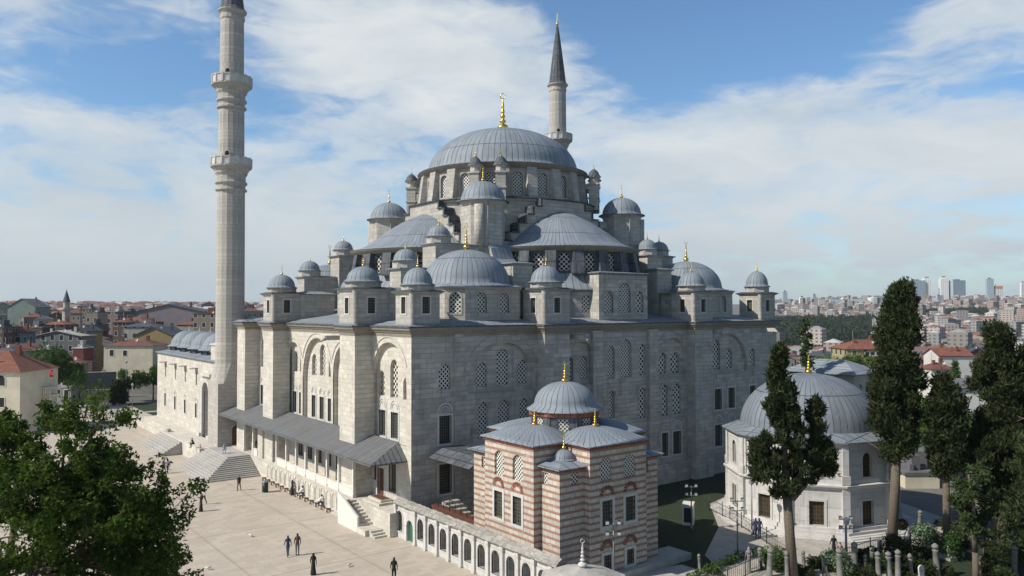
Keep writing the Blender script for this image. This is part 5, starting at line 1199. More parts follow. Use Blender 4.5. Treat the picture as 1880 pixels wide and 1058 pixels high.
def walker(stride=.28, arm=.25):
    s = []
    for sd in (-1, 1):
        f = sd*stride; hip = Vector((sd*.09, 0, .9)); kn = Vector((sd*.095, f*.55+.05, .5)); an = Vector((sd*.095, f-.03, .1+(0 if sd > 0 else .04)))
        s += [(hip, kn, .088, .062, 2), (kn, an, .062, .045, 2), (an+Vector((0, -.02, -.05)), an+Vector((0, .16, -.065+(.0 if sd > 0 else -.02))), .04, .035, 3)]
    s += [((-.05, 0, .93), (.05, 0, .93), .12, .12, 2, .8)]; return s+upper(.97, .02, arm)+head(1.57, .03)
def robed(scarf=True):
    s = [((0, 0, .09), (0, 0, .55), .235, .18, 2, .85), ((0, 0, .55), (0, 0, .95), .18, .15, 2, .85), ((.07, .15, .05), (.07, .22, .05), .045, .04, 3), ((-.08, -.05, .05), (-.08, .06, .05), .045, .04, 3)]
    return s+upper(.93, .01, .12)+head(1.52, .02, scarf)
def sitter(z=.45, bend=.22):
    s = []
    for sd in (-1, 1):
        hip = Vector((sd*.1, 0, z+.08)); kn = Vector((sd*.15, .42, z+.1)); an = Vector((sd*.13, .44, .08)); s += [(hip, kn, .09, .065, 2), (kn, an, .062, .042, 2), (an, an+Vector((0, .15, -.03)), .04, .035, 3)]
    s += [((-.05, 0, z+.1), (.05, 0, z+.1), .13, .13, 2, .85)]
    sh = z+.52; s += [((0, .0, z+.1), (0, bend*.6, z+.35), .135, .15, 1, .75), ((0, bend*.6, z+.35), (0, bend, sh), .15, .14, 1, .75), ((-.13, bend, sh), (.13, bend, sh), .062, .062, 1)]
    for sd in (-1, 1):
        el = Vector((sd*.22, bend+.12, sh-.26)); wr = Vector((sd*.1, bend+.36, sh-.28)); s += [((sd*.17, bend, sh), el, .05, .04, 1), (el, wr, .04, .028, 1)]+hand(wr, (wr-el), sd)
    return s+head(sh+.16, bend+.06)
POSE = {'walk': body(walker()), 'stand': body(walker(.05, .06)), 'walk2': body(walker(-.22, -.2)), 'robe': body(robed()), 'sit': body(sitter()), 'bend': body(sitter(.42, .36))}
def person(x, y, z, face, pose, top, low, hair, label, s=1., cat='person'):
    me = POSE[pose].copy(); pass
    for q in (SKIN, CL[top], CL[low], CL['black'], CL[hair] if hair else HAIR): me.materials.append(q)
    o = bpy.data.objects.new('person', me); COL.objects.link(o); o.location = (x, y, z); o.rotation_euler = (0, 0, face); o.scale = (s, s, s); tag(o, label, cat); return o
def pp(px, py, face, pose, top, low, hair, label, s=1., z=0):
    x, y = ground_at(px, py, z); return person(x, y, z, face, pose, top, low, hair, label, s)
AWAY, TOW = -YAW, pi-YAW
pp(438, 899.5, TOW, 'walk', 'black', 'black', None, 'man in black shirt and trousers walking on the square below the big steps')
pp(574, 1055, AWAY, 'robe', 'black', 'black', 'black', 'woman in a long black robe and headscarf walking alone at the bottom of the square', 1.0)
pp(527.5, 1021, AWAY+.5, 'walk', 'navy', 'jeans', None, 'man in dark blue walking left of his companion at the bottom of the square')
pp(545, 1019, AWAY+.3, 'stand', 'brown', 'grey', None, 'man in brown top beside the man in dark blue on the square', 1.06)
pp(722, 1068, AWAY, 'stand', 'black', 'black', None, 'person in black cut by the bottom edge near the arcade wall', 1.06)
pp(368, 938, TOW-.6, 'robe', 'black', 'black', 'black', 'woman in long black skirt and robe walking close to a man in white shirt')
pp(373.5, 925, TOW-.4, 'walk', 'white', 'black', None, 'man in white shirt walking just behind the woman in black robe')
pp(295, 901, AWAY, 'walk2', 'brown', 'khaki', None, 'man in brown shirt and khaki trousers walking away on the square')
pp(300, 869, AWAY, 'walk', 'grey', 'jeans', None, 'person in grey top on the left of a close pair before the terrace')
pp(306.5, 867, AWAY, 'walk2', 'lilac', 'navy', None, 'person in light lilac top on the right of a close pair before the terrace')
for k, (px, py, t) in enumerate(((204, 766, 'black'), (209.5, 765, 'white'), (215, 765, 'grey'))):
    pp(px, py, TOW, 'walk', t, 'jeans', None, ['person in black at the left of three walkers far across the square', 'person in white in the middle of three walkers far across the square', 'person in grey at the right of three walkers far across the square'][k])
pp(233, 768, TOW+.8, 'walk2', 'white', 'black', None, 'lone person in white shirt walking far away near the courtyard')
pp(233, 876, AWAY, 'walk', 'maroon', 'jeans', None, 'man in dark red shirt seen just beside the plane tree leaves')
pp(221, 868, AWAY, 'walk2', 'black', 'grey', None, 'person in black partly behind the plane tree leaves')
pp(195, 852, TOW, 'stand', 'blue', 'jeans', None, 'person in light blue seen through the plane tree leaves')
person(-35.5, 24.0, 2.0, 1.9, 'sit', 'black', 'black', 'black', 'person in black sitting on the terrace wall above the big steps')
person(-35.0, 22.7, 1.3, 1.2, 'walk', 'pink', 'pink', None, 'child in pink standing beside the sitting person on the steps', .72)
person(-33.6, 16.4, 2.1, 2.6, 'bend', 'blue', 'blue', 'blue', 'person in light blue bending down on the landing at the top of the big steps')
person(-30.4, 13.9, 2.2, 2.4, 'stand', 'black', 'black', None, 'person in dark clothes standing in the shade under the gallery roof')
person(-31.2, 12.75, 2.2, 2.0, 'robe', 'pink', 'pink', 'pink', 'woman in pale pink robe at the head of the steps by the gallery column')
person(-29.9, 11.6, 2.2, 1.2, 'stand', 'grey', 'grey', None, 'person in grey inside the gallery next to the brown door')
for k, (px, py, p, t, lo, h, f, lb) in enumerate(((534, 905, 'bend', 'lilac', 'grey', None, -1.57, 'person in lilac bending over a tap at the ablution fountains'), (548, 913, 'bend', 'white', 'jeans', None, -1.57, 'person in white shirt sitting at the ablution fountains beside the woman in black'), (551.5, 906, 'robe', 'black', 'black', 'black', -1.4, 'woman in black robe standing at the ablution fountains'), (585, 930, 'bend', 'white', 'navy', None, -1.57, 'man in white shirt and dark trousers washing alone at the ablution fountains'))):
    x, y = ground_at(px, py); person(-31.95 if p == 'bend' else -32.1, y, 0, f, p, t, lo, h, lb)
pp(1387, 988, AWAY, 'walk', 'navy', 'navy', None, 'person in navy on the left of a pair behind the fence near the tomb')
pp(1393.5, 990, AWAY, 'stand', 'navy', 'navy', 'navy', 'person in navy on the right of a pair behind the fence near the tomb', 1.05)
pp(1530, 1021, AWAY, 'robe', 'black', 'black', 'grey', 'woman in dark robe and grey headscarf on the pavement before the tomb steps')
pp(1542, 1026, AWAY, 'walk', 'pink', 'maroon', None, 'child in pink beside the woman in dark robe before the tomb', .75)
pp(1374, 1046, AWAY, 'stand', 'lilac', 'navy', 'lilac', 'woman in pale lilac headscarf on the path at the bottom right')
pp(1646, 922, 0, 'walk', 'black', 'black', None, 'person in black walking on the road behind the tomb')

# fountain stools, bin, gulls
st = empty('wooden_stool', (0, 0, 0)); m = MB(); m.box(-.2, .2, -.2, .2, .33, .42); o = m.build('seat', M['wood']); o.parent = st
for a in (-.15, .15):
    for b in (-.15, .15):
        m = MB(); m.box(a-.035, a+.035, b-.035, b+.035, 0, .33); o = m.build('leg', M['wood']); o.parent = st
for i in range(14):
    s = st if i == 0 else copy_tree(st); s.location = (-32.0, 6.2-i*1.45, .0); tag(s, 'small brown wooden stool below a tap of the ablution fountains', 'stool', 'stools at the ablution fountains')
x, y = ground_at(486, 903); root = empty('litter_bin', (x, y, 0), label='dark cylindrical litter bin with a pale rim standing on the square', cat='litter bin')
m = MB(); m.lathe([(0, .08), (.34, .08), (.36, 1.15), (.34, 1.15)], n=20); o = m.build('body', M['metal_dark']); o.parent = root; m = MB(); m.lathe([(.38, 1.15), (.38, 1.3), (.25, 1.34), (0, 1.34)], n=20); m.lathe([(0, 0), (.38, 0), (.38, .08), (0, .1)], n=20); o = m.build('rim', M['metal']); o.parent = root
def gull(x, y, z, label, fly=False, rz=0):
    root = empty('gull', (x, y, z), rz, label=label, cat='bird'); m = MB()
    m.lathe([(0, -.22), (.05, -.18), (.09, -.05), (.1, .06), (.07, .16), (.055, .2), (.06, .26), (.03, .31), (0, .36)], n=10)
    for i, v in enumerate(m.v): m.v[i] = (v[0], v[2], v[1]*.9+.18)
    o = m.build('body', M['trim_white']); o.parent = root; m = MB()
    for s in (-1, 1):
        if fly: m.face([(s*.06, .12, .22), (s*.4, .2, .36), (s*.75, 0, .3), (s*.4, .02, .34), (s*.06, -.1, .2)])
        else: m.face([(s*.1, .1, .24), (s*.11, -.28, .2), (s*.06, -.1, .26)])
    o = m.build('wing', M['metal']); o.parent = root
x, y = ground_at(382, 1045); gull(x, y, 0, 'white gull standing on the square near the plane tree', rz=1)
x, y = ground_at(640, 1040); gull(x, y, 0, 'white gull standing on the square left of the green door steps', rz=2)
x, y = ground_at(460, 985); gull(x, y, 0, 'white gull on the square between the walkers', rz=.4)

# ================================================================== CITY
FAC = {}
for k, c in dict(cream=(.55, .49, .36), white=(.6, .58, .54), grey=(.3, .3, .3), pink=(.45, .31, .28), ochre=(.34, .25, .13), blue=(.23, .35, .42), green=(.2, .28, .24), beige=(.43, .37, .29), red=(.33, .06, .06), brown=(.2, .14, .11), yellow=(.62, .52, .24), lilac=(.34, .29, .3)).items(): FAC[k] = facade(k+'_facade', [q*.56 for q in c])
BLANK = {k: plain(k+'_plain_wall', FC_, .9, var=.18, sc=.4) for k, FC_ in dict(lilac=(.27, .225, .235), ochre=(.27, .2, .1), cream=(.52, .47, .36), green=(.17, .22, .2), white=(.55, .53, .5), red=(.14, .035, .035), yellow=(.56, .52, .41)).items()}
ROOF = dict(red=tiles('red_roof_tiles', (.27, .1, .062)), brown=tiles('brown_roof_tiles', (.2, .085, .06)), grey=plain('grey_roof', (.13, .13, .135), .8, var=.3, sc=.5), slate=plain('dark_slate_roof', (.06, .065, .075), .7, var=.3, sc=.5), pale=plain('pale_flat_roof', (.36, .35, .33), .9, var=.3, sc=.4))
def house_mesh(m, mr, w, d, h, roof, hr, ov=.35):
    x, y = w/2, d/2; mr.box(x*.35, x*.35+.7, y*.1, y*.1+.6, h-.2, h+hr+.9); mr.box(-x*.5, -x*.5+.5, -y*.4, -y*.4+.5, h-.2, h+hr*.6+1.1); m.prism([(-x, -y), (x, -y), (x, y), (-x, y)], 0, h); X, Y = x+ov, y+ov
    if roof == 'hip':
        k = min(x, y); a = (x-k) if x > k else 0; b = (y-k) if y > k else 0
        R = [(-X, -Y, h), (X, -Y, h), (X, Y, h), (-X, Y, h)]; T = [(-a, -b, h+hr), (a, -b, h+hr), (a, b, h+hr), (-a, b, h+hr)]
        for i in range(4): mr.face([R[i], R[(i+1) % 4], T[(i+1) % 4], T[i]])
        mr.face(R[::-1])
    elif roof == 'gable':   # ridge along local Y, gable end facing -Y
        mr.face([(-X, -Y, h-.1), (-X, Y, h-.1), (0, Y, h+hr), (0, -Y, h+hr)]); mr.face([(X, -Y, h-.1), (X, Y, h-.1), (0, Y, h+hr), (0, -Y, h+hr)])
        mr.face([(-X, -Y, h-.25), (-X, Y, h-.25), (0, Y, h+hr-.18), (0, -Y, h+hr-.18)]); mr.face([(X, -Y, h-.25), (X, Y, h-.25), (0, Y, h+hr-.18), (0, -Y, h+hr-.18)])
        for s in (-y, y): m.face([(-x, s, h), (x, s, h), (0, s, h+hr-.2)])
        for s in (-Y, Y): mr.face([(-X, s, h-.1), (0, s, h+hr), (0, s, h+hr-.18), (-X, s, h-.25)]); mr.face([(X, s, h-.1), (0, s, h+hr), (0, s, h+hr-.18), (X, s, h-.25)])
    else:
        mr.prism([(-x-.1, -y-.1), (x+.1, -y-.1), (x+.1, y+.1), (-x-.1, y+.1)], h, h+.35); mr.box(-x*.3, x*.2, -y*.2, y*.4, h+.35, h+2.1)
def house(px, r, w, d, ye, roof, hr, wall, rf, label, yaw=0, blank=False, zb=None, group=None, wins=(), base=None, cat='house', name='house'):
    x, y = at(px, r); zt = CAM.z-(ye-568)/1435*r if ye is not None else None
    zb = TH(x, y)-1 if zb is None else zb; h = (zt-zb) if zt is not None else base
    root = empty(name, (x, y, zb), -YAW+yaw, label=label, cat=cat, group=group); m, mr = MB(), MB(); house_mesh(m, mr, w, d, h, roof, hr)
    if cat in ('house', 'building'):
        k = MB(); k.tube((-w*.2, 0, h), (-w*.2, 0, h+hr+2.2), .05, n=4); q = k.build('aerial', M['metal']); q.parent = root
        k = MB(); k.lathe([(0, 0), (.25, .05), (.42, .17)], (0, 0), 8); k.v = [(w*.1+a, -d*.3-c, h+hr*.55+.7+b) for a, b, c in k.v]; k.tube((w*.1, -d*.3, h+hr*.2), (w*.1, -d*.3, h+hr*.55+.7), .04, n=4); q = k.build('satellite_dish', M['trim_white']); q.parent = root
    o = m.build('wall', BLANK[wall] if blank else FAC[wall]); o.parent = root; o2 = mr.build('roof', ROOF[rf]); o2.parent = root
    for (u, yt, yb, ww, ar) in wins:     # windows of the near houses: u metres from the middle
        z1 = CAM.z-(yt-568)/1435*(r-d/2)-zb; z0 = CAM.z-(yb-568)/1435*(r-d/2)-zb; F = Fr((0, -d/2, 0), (1, 0, 0), (0, -1, 0)); lp = arch(u-ww/2, u+ww/2, z0, z1, .5) if ar else rect(u-ww/2, u+ww/2, z0, z1)
        k = MB(); ring(k, F, lp, .12, .06); q = k.build('window', M['trim_white']); q.parent = root; k = MB(); k.face([F.p(a, b, -.02) for a, b in lp]); g = k.build('pane', M['dark']); g.parent = q
    return root
h1 = house(0, 138, 14.4, 11, 677, 'hip', 3.4, 'yellow', 'red', 'pale yellow two-storey building with red hip roof at the left edge', blank=True, zb=-.5, wins=[(3.9, 687, 706, 1.5, 1), (.3, 687, 706, 1.5, 1), (3.9, 728, 745, 1.4, 0), (.3, 728, 745, 1.4, 0)], cat='building')
house(252, 203, 12.4, 9, 632, 'hip', 1.5, 'cream', 'brown', 'pale house with low brown roof and two dark windows beside the courtyard domes', blank=True, wins=[(-4.2, 641, 652, 1.0, 0), (-.8, 642, 652, 1.0, 0)])
house(299, 224, 10.6, 12, 613, 'gable', 2.4, 'ochre', 'slate', 'ochre gabled house behind the courtyard domes', blank=True)
house(322, 300, 29, 16, 573, 'gable', 3.2, 'lilac', 'slate', 'big blank greyish-pink gabled building towering over the ochre house', blank=True, yaw=.12, cat='building')
house(219, 285, 3.6, 9, 571, 'flat', 0, 'pink', 'pale', 'narrow pink and white apartment house at the top of the busy street', cat='building')
house(240, 292, 4.4, 9, 575, 'flat', 0, 'white', 'grey', 'white apartment house right of the narrow pink one')
house(184, 300, 4.4, 12, 573, 'flat', 0, 'beige', 'grey', 'beige apartment house left of the busy street')
house(54, 430, 15, 14, 562, 'gable', 4.6, 'green', 'grey', 'grey-green gabled hall on the left skyline', blank=True, cat='building')
house(167, 330, 3.8, 6, 566, 'flat', 0, 'ochre', 'grey', 'small bright ochre block left of the beige apartment house')
house(153, 208, 3.0, 5, 638, 'flat', 0, 'red', 'pale', 'dark red box-like house with flat roof right of the round tree', blank=True)
house(112, 250, 7.2, 8, 594, 'hip', 1.3, 'brown', 'red', 'dark brown house with pinkish roof in front of the small minaret')
house(41, 215, 3.4, 7, 607, 'gable', 1.2, 'blue', 'red', 'narrow light blue house with small red gable at the left')
house(120, 226, 13.5, 8, 614, 'gable', 1.5, 'grey', 'pale', 'long grey house with very shallow pale gable behind the round tree')
house(160, 232, 4.6, 9, 606, 'gable', 1.3, 'ochre', 'slate', 'olive-ochre house with dark side by the street corner', blank=True)
house(8, 210, 5, 8, 600, 'flat', 0, 'brown', 'slate', 'dark brown block at the far left edge above the red roof')
house(70, 245, 7.5, 8, 600, 'flat', 0, 'brown', 'grey', 'low brown house with flat roof between the blue and the dark brown houses')
house(268, 240, 9, 9, 598, 'hip', 1.6, 'white', 'slate', 'white house with three dark windows left of the ochre gable')
house(392, 250, 9, 9, 576, 'flat', 0, 'beige', 'brown', 'beige block with window rows just left of the near minaret')
house(142, 196, 5.2, 5, 664, 'hip', 1.0, 'pink', 'brown', 'low dusty pink house with brown roof just above the tall dark wall')
house(178, 262, 3.4, 9, 596, 'flat', 0, 'grey', 'slate', 'dark narrow grey block at the mouth of the street')
house(92, 205, 5.0, 6, 640, 'hip', 1.0, 'lilac', 'grey', 'small greyish house with low grey roof above the round tree')
house(20, 200, 6.0, 6, 642, 'hip', 1.2, 'grey', 'slate', 'dark grey house with slate roof behind the pale yellow building')
house(232, 255, 4.6, 8, 590, 'hip', .9, 'brown', 'brown', 'dark brown narrow house under the white apartment house')
# small neighbourhood minaret
x, y = at(122, 335); root = empty('small_minaret', (x, y, TH(x, y)), label='small white minaret with dark cone on the left skyline', cat='minaret')
zt = CAM.z+(568-527)/1435*335-root.location.z; zc = CAM.z+(568-553)/1435*335-root.location.z
m = MB(); m.lathe([(1.9, 0), (1.9, zc*.55), (1.5, zc*.6), (1.5, zc-4), (2.1, zc-3.3), (2.1, zc-2.4), (1.3, zc-2.4), (1.3, zc)], n=12, smooth=False); o = m.build('shaft', M['minaret']); o.parent = root; m = MB(); m.lathe([(1.55, zc), (.1, zt-1), (0, zt)], n=12, smooth=False); o = m.build('cone_roof', M['lead_dark']); o.parent = root
# stone garden wall, gate house and porch at the end of the square
def wallthing(name, a, b, h, t, material, label, cat, z=0):
    a = Vector(a); b = Vector(b); c = (a+b)/2; d = b-a; root = empty(name, (c.x, c.y, z), label=label, cat=cat); m = MB(); m.obox((0, 0), d.length, t, -1, h, atan2(d.y, d.x)); o = m.build('wall', material); o.parent = root; m = MB(); m.obox((0, 0), d.length+.1, t+.25, h, h+.15, atan2(d.y, d.x)); o = m.build('coping', M['concrete']); o.parent = root
M['wallstone'] = stone('dark_rubble_wall', (.19, .18, .165), (.13, .125, .115), bw=.8, bh=.4, blotch=.6)
wallthing('garden_wall', at(136, 186), at(215, 190), 6.0, .8, M['wallstone'], 'tall dark stone wall closing the far end of the square', 'wall')
wallthing('garden_wall', at(212, 200), at(292, 196), 4.0, .8, M['wallstone'], 'dark stone wall behind the far lawn left of the courtyard', 'wall')
wallthing('gate_wall', at(150, 179), at(205, 181), 2.6, .6, M['concrete'], 'pale grey metal and stone barrier in front of the tall dark wall', 'wall')
house(126, 178, 4.4, 5, 708, 'flat', 0, 'white', 'pale', 'small pale gatehouse with one door behind the plane tree top', zb=-.5, wins=[(-.6, 713, 721, .9, 0), (1.2, 714, 730, 1.0, 0)], cat='gatehouse', name='gatehouse')
x, y = at(88, 140); root = empty('balcony_porch', (x, y, 0), -YAW, label='yellow columned porch with a balustrade beside the pale yellow building', cat='porch')
m = MB(); m.box(-1.6, 1.6, -1.5, 1.5, 5.6, 6.0); m.box(-1.7, 1.7, -1.6, 1.6, 7.2, 7.4); o = m.build('balcony', BLANK['yellow']); o.parent = root
for i in range(9): m = MB(); m.lathe([(.09, 6.), (.14, 6.4), (.07, 6.9), (.1, 7.2)], (-1.5+i*.37, -1.5), 8); o = m.build('baluster', M['trim_white']); o.parent = root
for s in (-1.4, 1.4): m = MB(); m.lathe([(.25, -.5), (.2, 0), (.18, 5.4), (.26, 5.6)], (s, -1.3), 12); o = m.build('column', M['trim_white']); o.parent = root
x, y = at(101, 139); root = empty('flag', (x, y, 7.3), -YAW, label='small red flag with white crescent on a pole above the porch', cat='flag'); root.scale = (.62, .62, .75); m = MB(); m.tube((0, 0, 0), (0, 0, 4.2), .05); o = m.build('pole', M['metal']); o.parent = root
m = MB(); n = 8
for i in range(n): m.face([(-.05-i*.16, .1*sin(i), 2.5), (-.05-(i+1)*.16, .1*sin(i+1), 2.45), (-.05-(i+1)*.16, .1*sin(i+1), 4.05), (-.05-i*.16, .1*sin(i), 4.1)])
FLAG = plain('red_flag_cloth', (.55, .02, .03), .8, var=.05); o = m.build('cloth', FLAG); o.parent = root
m = MB(); 
for i in range(10):
    t0 = .6+(2*pi-1.2)*i/10; t1 = .6+(2*pi-1.2)*(i+1)/10; m.face([(-.5+.3*cos(t0), -.14, 3.3+.3*sin(t0)), (-.5+.3*cos(t1), -.14, 3.3+.3*sin(t1)), (-.56+.22*cos(t1), -.14, 3.3+.22*sin(t1)), (-.56+.22*cos(t0), -.14, 3.3+.22*sin(t0))])
q = m.build('crescent', M['trim_white']); q.parent = o

# right side: stone hall, yellow house, white house, long dark roof, white garden wall
root = empty('stone_hall', (47.2, -22.3, 0), label='pale stone hall with a ribbed lead hip roof right behind the tomb dome', cat='building')
m = MB(); Fx = Fr((43.63, 0, 0), (0, -1, 0), (-1, 0, 0)); Fy = Fr((0, -27.8, 0), (1, 0, 0), (0, -1, 0)); wy = [45.4, 47.6]; ww = []
hx = [arch(u-.5, u+.5, 8.0, 9.8, .5) for u in (26.2, 24.2, 22.0)]; hy = [arch(u-.45, u+.45, 7.4, 9.8, .55) for u in wy]; hy2 = [rect(u-.5, u+.5, 3.8, 6.2) for u in wy]
panel(m, Fx, rect(16.7, 27.8, -2, 11.2), [(q, .2) for q in hx]); panel(m, Fy, rect(43.63, 50.7, -2, 11.2), [(q, .2) for q in hy+hy2]); m.face([(50.7, -27.8, -2), (50.7, -16.7, -2), (50.7, -16.7, 11.2), (50.7, -27.8, 11.2)])
m.build('wall', M['stone_drum'], root)
for F, q, k in [(Fx, q, 'lattice_light') for q in hx]+[(Fy, q, 'lattice_light') for q in hy]+[(Fy, q, 'grille') for q in hy2]: pane(F, q, .18, 'window', M[k], root)
m = MB(); P = [(43.63, -27.8), (50.7, -27.8), (50.7, -16.7), (43.63, -16.7)]; m.offset_strip(P, [(0, 11.0), (.7, 11.15), (.7, 11.3), (-.5, 11.8), (-2.2, 12.6), (-3.4, 13.1)], capz=1); m.build('roof', M['lead_roof'], root)
house(1582, 188, 11.5, 9, 641, 'hip', 2.1, 'yellow', 'red', 'pale yellow house with long red tiled roof behind the tomb', zb=-6, wins=[(-.9, 648, 654, 1.0, 0), (.4, 648, 654, 1.0, 0), (1.7, 648, 654, 1.0, 0), (-3.9, 646, 655, 1.0, 0)])
house(1738, 192, 7.2, 8, 653, 'gable', 1.7, 'white', 'red', 'white house with bright orange-red gable roof between the cypresses', zb=-6, yaw=1.57, blank=True, wins=[])
house(1717, 178, 5.5, 6, 678, 'hip', 1.4, 'white', 'brown', 'low annex with dark red roof in front of the white house', zb=-6, blank=True)
house(1776, 205, 5.5, 7, 650, 'gable', 1.4, 'brown', 'slate', 'brown house with dark roof right of the white house', zb=-6)
house(1748, 132, 8.6, 7, 708, 'gable', 1.1, 'white', 'grey', 'long low hall with a dark grey roof behind the cypress trunks', zb=-2, yaw=1.57, cat='hall', blank=True)
house(1690, 104, 7.5, 4, 858, 'flat', 0, 'white', 'grey', 'low white garden building with a dark roof beside the road', zb=-.5, blank=True)
house(1676, 93, 4.0, 3.0, 868, 'flat', 0, 'yellow', 'grey', 'small bright yellow kiosk behind the thin cypress trunk', zb=-.5, blank=True, cat='kiosk', name='kiosk')
house(1765, 104, 7, 4, 812, 'hip', 1.4, 'cream', 'pale', 'pale building with silvery roof seen between the dark cypresses', zb=-.5, blank=True)
fence([(23.4, -38), (34, -31), (45, -23.8)], 'white metal fence along the lawn beyond the road', h=1.2, step=.4, name='garden_fence')
m = MB(); m.face([(23, -37.9, .04), (45, -22.8, .04), (44, -20.5, .04), (22, -35, .04)]); m.build('verge', M['lawn'], props=dict(kind='structure'))

# generated town houses, each one a thing; look-alikes share a label and a group
rr = random.Random(77); cols = ['cream', 'white', 'grey', 'pink', 'beige', 'brown', 'lilac', 'blue', 'ochre', 'green']; wts = [5, 5, 6, 3, 5, 4, 3, 1, 1, 1]
RN = dict(red='red tiled', brown='brown tiled', grey='grey', slate='dark slate', pale='pale flat')
proto = {}; cnt = 0; placed = []
def town(px, r, side, band):
    global cnt
    x, y = at(px, r)
    w, d, st = rr.uniform(7.5, 13), rr.uniform(8, 13), rr.choice((3, 3, 4, 4, 5)); R_ = max(w, d)*.5
    if any((x-a)**2+(y-b)**2 < (R_+c)**2*.8 for a, b, c in placed): return
    placed.append((x, y, R_)); wall = rr.choices(cols, wts)[0]; rf = rr.choices(['red', 'brown', 'grey', 'slate', 'pale'], [4, 5, 3, 4, 2])[0]; kind = 'flat' if rf == 'pale' else rr.choice(('hip', 'gable', 'hip'))
    key = (wall, rf, kind, st)
    if key not in proto:
        m, mr = MB(), MB(); house_mesh(m, mr, 10, 10, st*3.0+1, kind, 1.9); a = m.build('wall', FAC[wall]); b = mr.build('roof', ROOF[rf]); proto[key] = (a.data, b.data); bpy.data.objects.remove(a); bpy.data.objects.remove(b)
    lb = '%s-storey %s town house with %s roof, %s' % ({3: 'three', 4: 'four', 5: 'five'}[st], wall, RN[rf], band)
    root = empty('town_house', (x, y, TH(x, y)-1), rr.choice((-YAW+.1, -YAW-.25, -YAW+.5, 0, .9)), label=lb, cat='house', group=lb[:60]); root.scale = (w/10, d/10, rr.uniform(.85, 1.1))
    for nme, me in zip(('wall', 'roof'), proto[key]): o = bpy.data.objects.new(nme, me); COL.objects.link(o); o.parent = root
    cnt += 1
for a in [(322, 305, 17), (299, 226, 9), (252, 205, 9), (54, 432, 10), (112, 250, 6), (120, 226, 9), (163, 232, 5), (219, 287, 4), (240, 293, 4), (268, 240, 6), (184, 300, 4), (70, 245, 6), (41, 215, 5), (8, 212, 6), (152, 212, 5), (392, 250, 6), (167, 330, 4)]:
    x, y = at(a[0], a[1]); placed.append((x, y, a[2]))
for q in range(3000):
    if cnt >= 165: break
    r = 205+640*rr.random()**1.35; px = rr.uniform(-60, 485)
    if 186 < px < 214 and r < 330: continue
    town(px, r, 0, 'in the old town left of the mosque')
for q in range(3000):
    if cnt >= 262: break
    r = 225+520*rr.random()**1.2; px = rr.uniform(1415, 1930)
    if px < 1440 and r < 260: continue
    town(px, r, 1, 'in the valley right of the mosque')
# street with parked cars going up through the town
car = empty('parked_car', (0, 0, 0)); m = MB(); m.prism([(-.85, -2.1), (.85, -2.1), (.85, 2.1), (-.85, 2.1)], .3, .85, [(-.8, -2.05), (.8, -2.05), (.8, 2.05), (-.8, 2.05)]); m.prism([(-.78, -1.4), (.78, -1.4), (.78, 1.2), (-.78, 1.2)], .85, 1.42, [(-.62, -1.0), (.62, -1.0), (.62, .7), (-.62, .7)])
cb = m.build('body', M['trim_white']); cb.parent = car; m = MB(); m.prism([(-.79, -1.36), (.79, -1.36), (.79, 1.16), (-.79, 1.16)], .9, 1.34, [(-.66, -1.03), (.66, -1.03), (.66, .74), (-.66, .74)]); o = m.build('windows', M['dark']); o.parent = car
for a in (-.8, .8):
    for b in (-1.3, 1.3): m = MB(); m.tube((a-.09, b, .32), (a+.09, b, .32), .32, n=12); o = m.build('wheel', M['metal_dark']); o.parent = car
for i in range(22):
    c = car if i == 0 else copy_tree(car); x, y = at(196+(i % 3)*5.5+rr.uniform(-1, 1)+i*.12, 205+i*4.6); c.location = (x, y, TH(x, y)+.05+ i*.16); c.rotation_euler = (.05, 0, -YAW+.25*rr.uniform(.5, 1.4))
    tag(c, 'small white car in the crowded street climbing through the left town', 'car', 'cars in the crowded street')
m = MB(); 
for i in range(11):
    a0 = at(188, 196+i*10); b0 = at(214, 196+i*10); a1 = at(188, 206+i*10); b1 = at(214, 206+i*10); z0 = TH(*a0)+.02+i*.35; z1 = TH(*a1)+.02+(i+1)*.35; m.face([(*a0, z0), (*b0, z0), (*b1, z1), (*a1, z1)])
m.build('street', M['asphalt'], props=dict(kind='structure'))
# far town: thousands of houses that read as one mass
def vcolmat():
    m, nt, b = mat('far_town_walls_and_roofs', .9); g = nd(nt, 'ShaderNodeNewGeometry'); sp = nd(nt, 'ShaderNodeSeparateXYZ'); L(nt, g.outputs['Normal'], sp.inputs[0]); r = g.outputs['Random Per Island']
    wc = ramp(nt, r, [(0, (.22, .2, .18)), (.2, (.38, .34, .3)), (.4, (.31, .25, .22)), (.6, (.46, .44, .42)), (.8, (.25, .25, .25)), (1, (.38, .31, .22))]); rc = ramp(nt, mth(nt, 'FRACT', mth(nt, 'MULTIPLY', r, 7.3)), [(0, (.17, .09, .07)), (.4, (.15, .1, .085)), (.6, (.22, .22, .22)), (.8, (.4, .39, .37)), (1, (.2, .11, .08))])
    for n_ in nt.nodes:
        if n_.type == 'VALTORGB': n_.color_ramp.interpolation = 'CONSTANT'
    t = nd(nt, 'ShaderNodeTexCoord'); s2 = nd(nt, 'ShaderNodeSeparateXYZ'); L(nt, t.outputs['UV'], s2.inputs[0])
    w = mth(nt, 'MULTIPLY', mth(nt, 'LESS_THAN', mth(nt, 'FRACT', mth(nt, 'DIVIDE', s2.outputs[0], 4.5)), .45), mth(nt, 'LESS_THAN', mth(nt, 'FRACT', mth(nt, 'DIVIDE', s2.outputs[1], 3.4)), .5))
    L(nt, mix(nt, mth(nt, 'GREATER_THAN', sp.outputs[2], .3), mix(nt, w, wc, (.1, .1, .11)), rc), b.inputs['Base Color']); return m
FT = vcolmat(); m = MB()
